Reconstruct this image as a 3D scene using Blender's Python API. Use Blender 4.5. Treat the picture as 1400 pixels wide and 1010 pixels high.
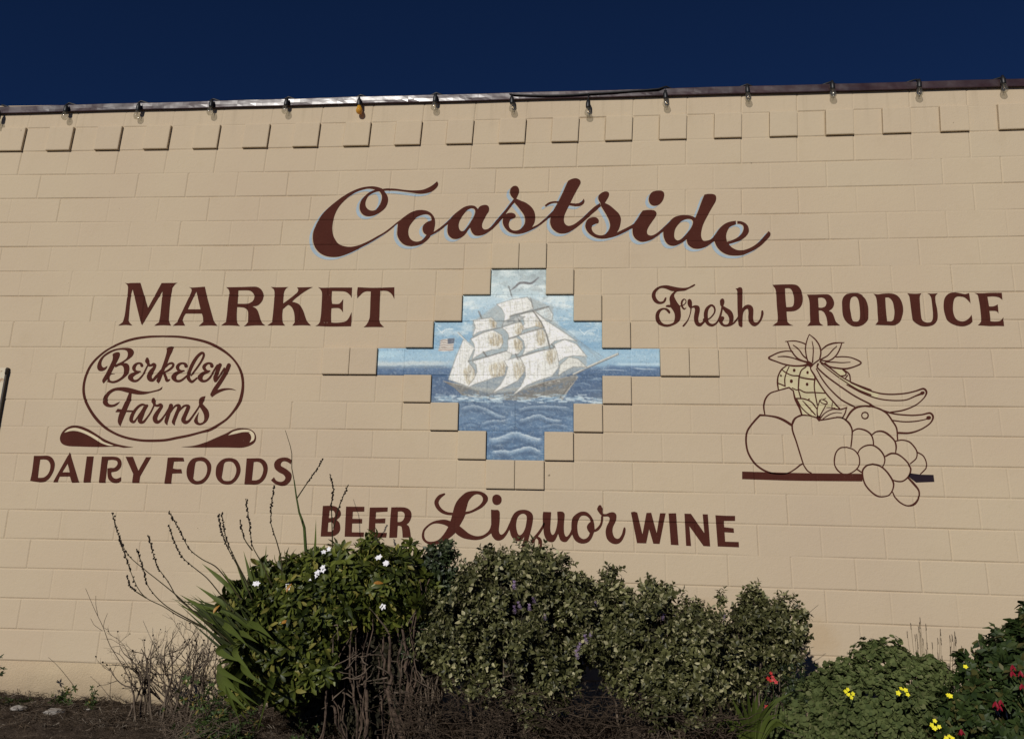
import bpy, bmesh, math, random
import numpy as np
from mathutils import Vector, Matrix
from mathutils.geometry import delaunay_2d_cdt

for o in list(bpy.data.objects): bpy.data.objects.remove(o)
SC = bpy.context.scene
COL = SC.collection

# ------------------------------------------------------------------ camera
FPX, CAMX, CAMD, CAMZ = 1146.12, 4.5895, 5.7693, -3.2322
YAW, PITCH, ROLL = 0.0977043, 0.2446755, 0.0277447
H0 = 4.10                                   # wall foot is z = 0

def cam_axes():
    f = Vector((-math.sin(YAW) * math.cos(PITCH), math.cos(YAW) * math.cos(PITCH), math.sin(PITCH)))
    r0 = Vector((math.cos(YAW), math.sin(YAW), 0))
    d0 = f.cross(r0)
    c, s = math.cos(ROLL), math.sin(ROLL)
    r = c * r0 - s * d0
    d = s * r0 + c * d0
    return r, d, f

RX, DX, FX = cam_axes()
cam = bpy.data.cameras.new('camera')
camo = bpy.data.objects.new('camera', cam)
COL.objects.link(camo)
m = Matrix((RX, -DX, -FX)).transposed().to_4x4()
m.translation = Vector((CAMX, -CAMD, CAMZ + H0))
camo.matrix_world = m
cam.sensor_width = 36.0
cam.lens = FPX / 1400 * 36
cam.clip_start = 0.05
cam.clip_end = 3000
SC.camera = camo

# ------------------------------------------------------------------ light
SUNV = Vector((-0.29, -1.0, 0.43)).normalized()          # towards the sun
SUN_EL = math.asin(SUNV.z)
w = bpy.data.worlds.new('World')
SC.world = w
w.use_nodes = True
nt = w.node_tree
bg = nt.nodes['Background']
sky = nt.nodes.new('ShaderNodeTexSky')
sky.sky_type = 'NISHITA'
sky.sun_disc = False
sky.sun_elevation = SUN_EL
sky.sun_rotation = math.atan2(SUNV.x, SUNV.y)
sky.altitude = 6000
sky.air_density = 0.5
sky.dust_density = 0.0
sky.ozone_density = 10.0
nt.links.new(sky.outputs[0], bg.inputs[0])
bg.inputs[1].default_value = 0.05
sun = bpy.data.lights.new('sun', 'SUN')
sun.energy = 3.1
sun.angle = math.radians(0.5)
sun.color = (1.0, 0.955, 0.89)
suno = bpy.data.objects.new('sun', sun)
COL.objects.link(suno)
suno.rotation_euler = (-SUNV).to_track_quat('-Z', 'Y').to_euler()
SC.view_settings.view_transform = 'Standard'
SC.view_settings.look = 'None'
SC.view_settings.gamma = 1
SC.view_settings.exposure = 0.0
SC.view_settings.use_curve_mapping = False

# ------------------------------------------------------------------ helpers
def ray(x, y):
    u = float(x - 700) / FPX
    v = float(y - 505) / FPX
    return FX + u * RX + v * DX

def at(x, y, Y=0.0):
    """point of the world plane y = Y seen at photo pixel (x, y)"""
    d = ray(x, y)
    t = (CAMD + Y) / d.y
    return Vector((CAMX + d.x * t, Y, CAMZ + H0 + d.z * t))

def to_px(P):
    q = np.asarray(P, float) - np.array([CAMX, -CAMD, CAMZ + H0])
    z = q @ np.array(FX)
    return np.stack([700 + FPX * (q @ np.array(RX)) / z, 505 + FPX * (q @ np.array(DX)) / z], -1)

def tag(o, label=None, cat=None, group=None, kind=None):
    if label: o['label'] = label
    if cat: o['category'] = cat
    if group: o['group'] = group
    if kind: o['kind'] = kind
    return o

def empty(name, loc=(0, 0, 0)):
    o = bpy.data.objects.new(name, None)
    o.location = loc
    o.empty_display_size = 0.05
    COL.objects.link(o)
    return o

def mesh_obj(name, verts, faces, mat=None, parent=None, smooth=False, mats=None, midx=None):
    me = bpy.data.meshes.new(name)
    me.from_pydata([tuple(v) for v in verts], [], [tuple(f) for f in faces])
    if mats:
        for k in mats: me.materials.append(k)
        if midx is not None: me.polygons.foreach_set('material_index', list(midx))
    elif mat: me.materials.append(mat)
    if smooth: me.polygons.foreach_set('use_smooth', [True] * len(me.polygons))
    o = bpy.data.objects.new(name, me)
    COL.objects.link(o)
    if parent:
        o.parent = parent
        if parent.type == 'EMPTY':
            loc = parent.location
            me.transform(Matrix.Translation(-loc))
    me.update()
    return o

class NT:
    """tiny material builder"""
    def __init__(self, name, rough=0.8, spec=0.3):
        self.m = bpy.data.materials.new(name)
        self.m.use_nodes = True
        self.t = self.m.node_tree
        self.b = self.t.nodes['Principled BSDF']
        self.b.inputs['Roughness'].default_value = rough
        self.b.inputs['Specular IOR Level'].default_value = spec
        self.tc = None
    def n(self, typ, **kw):
        nd = self.t.nodes.new(typ)
        for k, v in kw.items():
            if k.startswith('i_'): nd.inputs[k[2:].replace('_', ' ')].default_value = v
            else: setattr(nd, k, v)
        return nd
    def l(self, a, b): self.t.links.new(a, b)
    def coord(self, which='Object'):
        if not self.tc: self.tc = self.n('ShaderNodeTexCoord')
        return self.tc.outputs[which]
    def noise(self, scale, detail=4, rough=0.55, vec=None, dist=0):
        nd = self.n('ShaderNodeTexNoise')
        nd.inputs['Scale'].default_value = scale
        nd.inputs['Detail'].default_value = detail
        nd.inputs['Roughness'].default_value = rough
        nd.inputs['Distortion'].default_value = dist
        self.l(vec or self.pos(), nd.inputs['Vector'])
        return nd.outputs['Fac']
    def pos(self):
        if not hasattr(self, 'g'): self.g = self.n('ShaderNodeNewGeometry')
        return self.g.outputs['Position']
    def ramp(self, fac, stops):
        r = self.n('ShaderNodeValToRGB')
        e = r.color_ramp.elements
        while len(e) < len(stops): e.new(0.5)
        for k, (p, c) in enumerate(stops):
            e[k].position = p
            e[k].color = (c[0], c[1], c[2], 1) if not isinstance(c, (int, float)) else (c, c, c, 1)
        self.l(fac, r.inputs[0])
        return r.outputs[0]
    def mix(self, fac, a, b, typ='MIX'):
        x = self.n('ShaderNodeMix', data_type='RGBA', blend_type=typ)
        for s, v in ((0, fac), (6, a), (7, b)):
            if hasattr(v, 'links'): self.l(v, x.inputs[s])
            else: x.inputs[s].default_value = v if s == 0 else (v[0], v[1], v[2], 1)
        return x.outputs[2]
    def math(self, op, a, b=0.0):
        x = self.n('ShaderNodeMath', operation=op)
        for s, v in ((0, a), (1, b)):
            if hasattr(v, 'links'): self.l(v, x.inputs[s])
            else: x.inputs[s].default_value = v
        return x.outputs[0]
    def bump(self, h, dist=0.002, strength=1.0, normal=None):
        x = self.n('ShaderNodeBump')
        x.inputs['Distance'].default_value = dist
        x.inputs['Strength'].default_value = strength
        self.l(h, x.inputs['Height'])
        if normal: self.l(normal, x.inputs['Normal'])
        return x.outputs[0]
    def color(self, c):
        if hasattr(c, 'links'): self.l(c, self.b.inputs['Base Color'])
        else: self.b.inputs['Base Color'].default_value = (c[0], c[1], c[2], 1)
    def nrm(self, x): self.l(x, self.b.inputs['Normal'])

# ------------------------------------------------------------------ wall grid
PK, PR = 0.4064, 0.2032                     # 16 x 8 inch blocks
WXC = [-0.00675, -0.01092, 0.01752, -0.01474, 0.00203, 0.01735, 0.0144, 0.00173, 0.00398, -0.01849]
WZC = [-0.00151, -0.0018, 0.02183, 0.00127, 0.00376, 0.00269, 0.00229, -0.0188, 0.00034, -0.01386]
def bas(K, r):
    a = (np.clip(K, -1, 19.5) - 9) / 9
    b = (np.clip(r, -2, 20) - 9) / 9
    return np.stack([np.ones_like(a), a, b, a*a, a*b, b*b, a**3, a*a*b, a*b*b, b**3], -1)
def kr2w(K, r):
    """block coordinates -> wall x, z (the slightly uneven coursing of the real wall)"""
    K = np.asarray(K, float); r = np.asarray(r, float)
    B = bas(K, r)
    return K * PK + B @ np.array(WXC), -r * PR + B @ np.array(WZC) + H0
def w2kr(X, Z):
    K = np.asarray(X, float) / PK
    r = -(np.asarray(Z, float) - H0) / PR
    for _ in range(4):
        x, z = kr2w(K, r)
        K = K + (X - x) / PK
        r = r - (Z - z) / PR
    return K, r
def px2kr(pts):
    pts = np.asarray(pts, float)
    u = (pts[:, 0] - 700) / FPX
    v = (pts[:, 1] - 505) / FPX
    d = np.array(FX)[None] + u[:, None] * np.array(RX)[None] + v[:, None] * np.array(DX)[None]
    t = CAMD / d[:, 1]
    return w2kr(CAMX + d[:, 0] * t, CAMZ + H0 + d[:, 2] * t)

MUR = {5: (9.5, 10.5), 6: (9, 11), 7: (8.5, 11.5), 8: (7.5, 12.5), 9: (8.5, 11.5), 10: (9, 11), 11: (9.5, 10.5)}
PROUD = {4: [(9.5, 10), (10, 10.5)], 5: [(9, 9.5), (10.5, 11)], 6: [(8.5, 9), (11, 11.5)], 7: [(8, 8.5), (11.5, 12)],
         8: [(6.5, 7), (7, 7.5), (12.5, 13), (13, 13.5)], 9: [(8, 8.5), (11.5, 12)], 10: [(8.5, 9), (11, 11.5)],
         11: [(9, 9.5), (10.5, 11)], 12: [(9.5, 10), (10, 10.5)]}
for k in range(-9, 34): PROUD.setdefault(-1, []).append((k - 0.5, float(k)))
K_LO, K_HI = -9, 33
ROWS = list(range(-2, 19))
MISSING = {(1, 1.5), (1, 16.5), (3, 7.5)}
rng = random.Random(4)
JO = {}                                    # row -> sorted vertical joints
VD = {}                                    # (row, joint) -> depth of the joint
for r in ROWS:
    if r == -1: js = {k * 0.5 for k in range(2 * K_LO, 2 * K_HI + 1)}
    else:
        off = 0.5 if (r % 2 and r > 0) else 0.0
        js = {k + off for k in range(K_LO, K_HI)} | {K_LO, K_HI}
    for a, b in PROUD.get(r, []): js |= {a, b}
    if r in MUR:
        a, b = MUR[r]
        js = {j for j in js if j <= a or j >= b} | {a, b}
        q = a
        inner = {5: [], 6: [10], 7: [9.5, 10.5], 8: [8, 9, 10, 11, 12], 9: [9.5, 10.5], 10: [10], 11: []}[r]
        js |= set(inner)
    js = {j for j in js if (r, j) not in MISSING}
    JO[r] = sorted(js)
    for j in JO[r]:
        x = rng.random()
        VD[(r, j)] = 0.0014 + 0.0040 * x ** 1.3
JW = 0.0088                                # half width of a joint

def hdep(r, K):
    """depth of the horizontal joint above row r"""
    K = np.asarray(K, float)
    s = np.sin(K * 1.3 + r * 12.9) + np.sin(K * 2.9 + r * 5.1) * 0.7 + np.sin(K * 0.41 + r * 3.3)
    return 0.0042 + 0.0017 * s

def is_in(r, K, table):
    return any(a - 1e-6 <= K <= b + 1e-6 for a, b in table.get(r, []))

def wall_y(K, r):
    """surface of the wall at (K, r); negative is towards the street"""
    K = np.asarray(K, float); r = np.asarray(r, float)
    out = np.zeros_like(K)
    rr = np.rint(r)
    dh = np.abs(r - rr) * PR
    out = np.maximum(out, np.where(dh < JW, hdep(rr, K) * (1 - dh / JW), 0))
    row = np.floor(r).astype(int)
    for q in np.unique(row):
        if q not in JO: continue
        sel = np.where(row == q)[0]
        J = np.array(JO[q]); V = np.array([VD[(q, j)] for j in JO[q]])
        i = np.abs(K[sel, None] - J[None]).argmin(1)
        d = np.abs(K[sel] - J[i]) * PK
        out[sel] = np.maximum(out[sel], np.where(d < JW, V[i] * (1 - d / JW), 0))
    return out
# ------------------------------------------------------------------ paint and masonry materials
def srgb(r, g, b, k=0.72):
    f = lambda v: ((v / 255 + 0.055) / 1.055) ** 2.4 if v > 10 else v / 255 / 12.92
    return (f(r) / k, f(g) / k, f(b) / k)

def wall_material(name, base, var=0.03, grain=0.0011, dirt=True):
    a = NT(name, 0.9, 0.12)
    info = a.n('ShaderNodeObjectInfo')
    big = a.noise(0.9, 3, 0.5)
    mid = a.noise(5.0, 5, 0.6)
    fine = a.noise(60, 3, 0.6)
    c1 = (base[0] * (1 - var * .6), base[1] * (1 - var * 1.5), base[2] * (1 - var * 1.2))
    c2 = (base[0] * (1 + var), base[1] * (1 + var * .9), base[2] * (1 + var * .6))
    col = a.mix(a.ramp(big, [(0.35, 0.0), (0.65, 1.0)]), c1, c2)
    col = a.mix(a.ramp(info.outputs['Random'], [(0, 0.0), (1, 0.35)]), col, (base[0] * 1.07, base[1] * 1.03, base[2] * .99))
    col = a.mix(a.ramp(mid, [(0.56, 0.0), (0.8, 0.22)]), col, (base[0] * .82, base[1] * .78, base[2] * .70))
    col = a.mix(a.ramp(fine, [(0.62, 0.0), (0.72, 0.35)]), col, (base[0] * .86, base[1] * .84, base[2] * .8))
    # a few damp, rusty patches low on the wall
    for (px, py, r, s) in ((1120, 872, .16, .55), (975, 835, .10, .4)):
        p = at(px, py)
        d = a.n('ShaderNodeVectorMath', operation='DISTANCE')
        a.l(a.pos(), d.inputs[0])
        d.inputs[1].default_value = p
        q = a.math('ADD', d.outputs['Value'], a.math('MULTIPLY', a.math('SUBTRACT', mid, 0.5), 0.28))
        col = a.mix(a.math('MULTIPLY', a.ramp(q, [(r * .35, 1.0), (r, 0.0)]), s * .45), col, (base[0] * .82, base[1] * .66, base[2] * .42))
    if dirt:
        z = a.n('ShaderNodeSeparateXYZ')
        a.l(a.pos(), z.inputs[0])
        q = a.math('ADD', z.outputs[2], a.math('MULTIPLY', a.math('SUBTRACT', mid, 0.5), 0.22))
        col = a.mix(a.ramp(q, [(0.0, 0.7), (0.06, 0.3), (0.2, 0.0)]), col, (0.23, 0.18, 0.12))
        # grey run-off streaks under the coping
        mp = a.n('ShaderNodeMapping'); a.l(a.pos(), mp.inputs[0]); mp.inputs['Scale'].default_value = (14, 1, 0.7)
        st = a.noise(1.0, 4, 0.6, mp.outputs[0])
        q2 = a.math('MULTIPLY', a.ramp(st, [(0.52, 0.0), (0.75, 1.0)]), a.ramp(a.math('DIVIDE', z.outputs[2], 4.6), [(0.90, 0.0), (0.965, 0.4)]))
        col = a.mix(q2, col, (base[0] * .6, base[1] * .58, base[2] * .55))
        spk = a.noise(22, 2, 0.5)
        col = a.mix(a.ramp(spk, [(0.775, 0.0), (0.79, 0.7)]), col, (0.12, 0.09, 0.06))
    a.color(col)
    n1 = a.bump(a.noise(95, 3, 0.7), grain * 1.9, 0.7)
    n2 = a.bump(a.noise(34, 4, 0.65), 0.0036, 0.6, n1)
    n3 = a.bump(a.noise(6, 2, 0.5), 0.006, 0.4, n2)
    a.nrm(n3)
    return a.m

CREAM = (0.525, 0.432, 0.303)
M_WALL = wall_material('cream_block_paint', CREAM)
M_FOUND = wall_material('cream_stucco_paint', (CREAM[0] * .98, CREAM[1] * .97, CREAM[2] * .92), 0.07, 0.006)

def paint_material(name, base, grain=0.0011, worn=0.0, rough=0.9):
    a = NT(name, rough, 0.1)
    col = a.mix(a.ramp(a.noise(9, 4, 0.6), [(0.3, 0.0), (0.7, 1.0)]), tuple(v * .9 for v in base), tuple(v * 1.08 for v in base))
    if worn:
        col = a.mix(a.ramp(a.noise(130, 3, 0.7), [(0.66, 0.0), (0.72, worn)]), col, CREAM)
    a.color(col)
    n1 = a.bump(a.noise(95, 3, 0.7), grain * 1.9, 0.7)
    a.nrm(a.bump(a.noise(34, 4, 0.65), 0.0036, 0.6, n1))
    return a.m

M_BROWN = paint_material('dark_brown_sign_paint', (0.073, 0.0210, 0.0140), worn=0.15)
M_BLUEP = paint_material('pale_blue_sign_paint', (0.37, 0.45, 0.50), worn=0.4)
M_BLACKP = paint_material('near_black_sign_paint', (0.022, 0.014, 0.020))
M_YELL = paint_material('pale_yellow_sign_paint', (0.58, 0.51, 0.315), worn=0.9)

# ------------------------------------------------------------------ the building and its blocks
bld = empty('market_building', (4.5, 0, 0))
tag(bld, 'long cream painted concrete block building wall with stepped mural recess and dark metal coping', 'building')

def block_geom(r, Ka, Kb, proud=0.0):
    ka, kb = Ka + JW / PK, Kb - JW / PK
    cols = [Ka, ka, (Ka + Kb) / 2, kb, Kb]
    rows = [r, r + JW / PR, r + 1 - JW / PR, r + 1]
    K, R = np.meshgrid(cols, rows)
    X, Z = kr2w(K, R)
    Y = np.zeros_like(K)
    if proud:
        X[:, 0] += .0022; X[:, -1] -= .0022; Z[0] -= .0022; Z[-1] += .0022
        Y[:] = -proud + 0.0022
        Y[1:3, 1:4] = -proud
    else:
        Y[0] = hdep(r, K[0]); Y[-1] = hdep(r + 1, K[-1])
        for c, j in ((0, Ka), (4, Kb)):
            Y[1:3, c] = VD.get((r, j), 0.001)
            for q in (0, 3): Y[q, c] = max(Y[q, c], VD.get((r, j), 0.001))
    V = list(zip(X.ravel(), Y.ravel(), Z.ravel()))
    F = []
    for i in range(3):
        for j in range(4):
            a = i * 5 + j
            F.append((a, a + 5, a + 6, a + 1))
    # returns into the wall
    ring = [0, 1, 2, 3, 4, 9, 14, 19, 18, 17, 16, 15, 10, 5]
    n = len(V)
    V += [(V[q][0], 0.012, V[q][2]) for q in ring]
    for i in range(len(ring)):
        j = (i + 1) % len(ring)
        F.append((ring[i], ring[j], n + j, n + i))
    return V, F

blocks = []
brng = random.Random(11)
for r in ROWS:
    js = JO[r]
    for a, b in zip(js[:-1], js[1:]):
        mid = (a + b) / 2
        if r in MUR and MUR[r][0] < mid < MUR[r][1]: continue
        pr = any(abs(p - a) < .01 and abs(q - b) < .01 for p, q in PROUD.get(r, []))
        x, z = kr2w([a, b, b, a], [r, r, r + 1, r + 1])
        p = to_px(np.stack([x, np.zeros(4), z], -1))
        q = np.clip(p, [0, 0], [1400, 1010])
        s = 0.5 * abs(sum(q[i][0] * q[(i + 1) % 4][1] - q[(i + 1) % 4][0] * q[i][1] for i in range(4)))
        blocks.append((s, r, a, b, pr))
# the 300 that show largest are parts; half blocks that stand proud always are
blocks.sort(key=lambda t: (-int(bool(t[0] > 60 and t[4])), -t[0]))
rest_v, rest_f = [], []
for i, (s, r, a, b, pr) in enumerate(blocks):
    V, F = block_geom(r, a, b, brng.uniform(.0195, .0235) if pr else 0.0)
    if not pr:
        dy = brng.uniform(-.0003, .0003)
    if i < 300 and s > 0:
        o = mesh_obj('block', V, F, M_WALL, bld)
    else:
        n = len(rest_v)
        rest_v += V
        rest_f += [tuple(q + n for q in f) for f in F]
tag(mesh_obj('blocks', rest_v, rest_f, M_WALL, bld), kind='stuff')

def box_vf(x0, x1, y0, y1, z0, z1):
    V = [(x, y, z) for x in (x0, x1) for y in (y0, y1) for z in (z0, z1)]
    F = [(0, 1, 3, 2), (4, 6, 7, 5), (0, 4, 5, 1), (2, 3, 7, 6), (0, 2, 6, 4), (1, 5, 7, 3)]
    return V, F

XL, XR = kr2w([K_LO, K_HI], [8, 8])[0]
v, f = box_vf(XL, XR, 0.011, 0.2, 0.1, H0 + 0.395)
mesh_obj('wall_core', v, f, M_WALL, bld)
for nm, x0, x1, y0, y1 in (('side_wall', XL, XL + .19, .2, 14), ('side_wall', XR - .19, XR, .2, 14), ('rear_wall', XL, XR, 14, 14.2)):
    v, f = box_vf(x0, x1, y0, y1, -0.5, H0 + 0.395)
    mesh_obj(nm, v, f, M_WALL, bld)
a = NT('roof_felt', 0.9, 0.2); a.color(a.mix(a.noise(8), (0.12, 0.12, 0.12), (0.2, 0.19, 0.18)))
v, f = box_vf(XL + .19, XR - .19, .2, 14, H0 + 0.1, H0 + 0.3)
mesh_obj('roof', v, f, a.m, bld)

# stucco foundation strip: a fine uneven sheet
nx, nz = 520, 10
xs = np.linspace(XL, XR, nx)
frng = np.random.RandomState(3)
prof = np.convolve(frng.rand(nx + 16), np.ones(9) / 9, 'same')[8:-8]
V = []
for j in range(nz):
    t = j / (nz - 1)
    for i, x in enumerate(xs):
        K = w2kr(np.array([x]), np.array([H0 - 19 * PR]))[0][0] if False else x / PK
        zt = kr2w(K, 19.0)[1] + 0.004 * (prof[i] - .5)
        z = zt + 0.002 + (-.45 - zt) * t
        y = 0.010 if j == 0 else -0.004 - 0.006 * (prof[(i * 3) % nx] - .5) - 0.004 * frng.rand()
        V.append((x, y, z))
F = [(j * nx + i, (j + 1) * nx + i, (j + 1) * nx + i + 1, j * nx + i + 1) for j in range(nz - 1) for i in range(nx - 1)]
mesh_obj('foundation', V, F, M_FOUND, bld, smooth=True)

# coping: bent sheet metal in lengths, slightly buckled
a = NT('brown_sheet_metal', 0.33, 0.5)
a.b.inputs['Metallic'].default_value = 0.0
a.b.inputs['Coat Weight'].default_value = 0.6
a.b.inputs['Coat Roughness'].default_value = 0.22
a.color(a.mix(a.ramp(a.noise(3.0, 5, 0.6), [(0.35, 0.0), (0.7, 1.0)]), (0.028, 0.013, 0.015), (0.062, 0.033, 0.034)))
mp = a.n('ShaderNodeMapping'); a.l(a.pos(), mp.inputs[0]); mp.inputs['Scale'].default_value = (1.0, 1, 2.4)
a.nrm(a.bump(a.noise(5.0, 2, 0.4, mp.outputs[0]), 0.022, 0.5))
a.l(a.ramp(a.noise(14, 4), [(0.3, 0.28), (0.7, 0.5)]), a.b.inputs['Roughness'])
M_COP = a.m
seams = [XL - .05, at(-420, 150).x, at(38, 150).x, at(327, 140).x, at(558, 136).x, at(846, 128).x, at(1130, 122).x, at(1420, 115).x, at(1900, 110).x, XR + .05]
crng = random.Random(5)
COPZ0, COPZ1 = H0 + .356, H0 + .420
for s0, s1 in zip(seams[:-1], seams[1:]):
    n = max(6, int((s1 - s0) / .05))
    ph = crng.random() * 6
    V = []
    off = crng.uniform(-.0015, .0015)
    for i in range(n + 1):
        x = s0 - .004 + (s1 - s0 + .008) * i / n
        wv = .0022 * math.sin(x * 9 + ph) + .0013 * math.sin(x * 23 + ph * 2)
        y = -.022 + off
        zz = .0015 * math.sin(x * 5 + ph)
        prof2 = [(.01, COPZ0 + .004), (y + .002, COPZ0 + .002), (y - .004, COPZ0 + zz), (y, COPZ0 + .008 + zz), (y + wv, COPZ0 + .03), (y + wv * .6, COPZ1 - .004 + zz),
                 (y + .003, COPZ1 + zz), (.12, COPZ1 + .004), (.23, COPZ1 + .004), (.235, COPZ0)]
        V += [(x, p, z) for p, z in prof2]
    q = 10
    F = [(i * q + j, (i + 1) * q + j, (i + 1) * q + j + 1, i * q + j + 1) for i in range(n) for j in range(q - 1)]
    o = mesh_obj('coping_sheet', V, [tuple(reversed(t)) for t in F], M_COP, bld)

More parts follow.
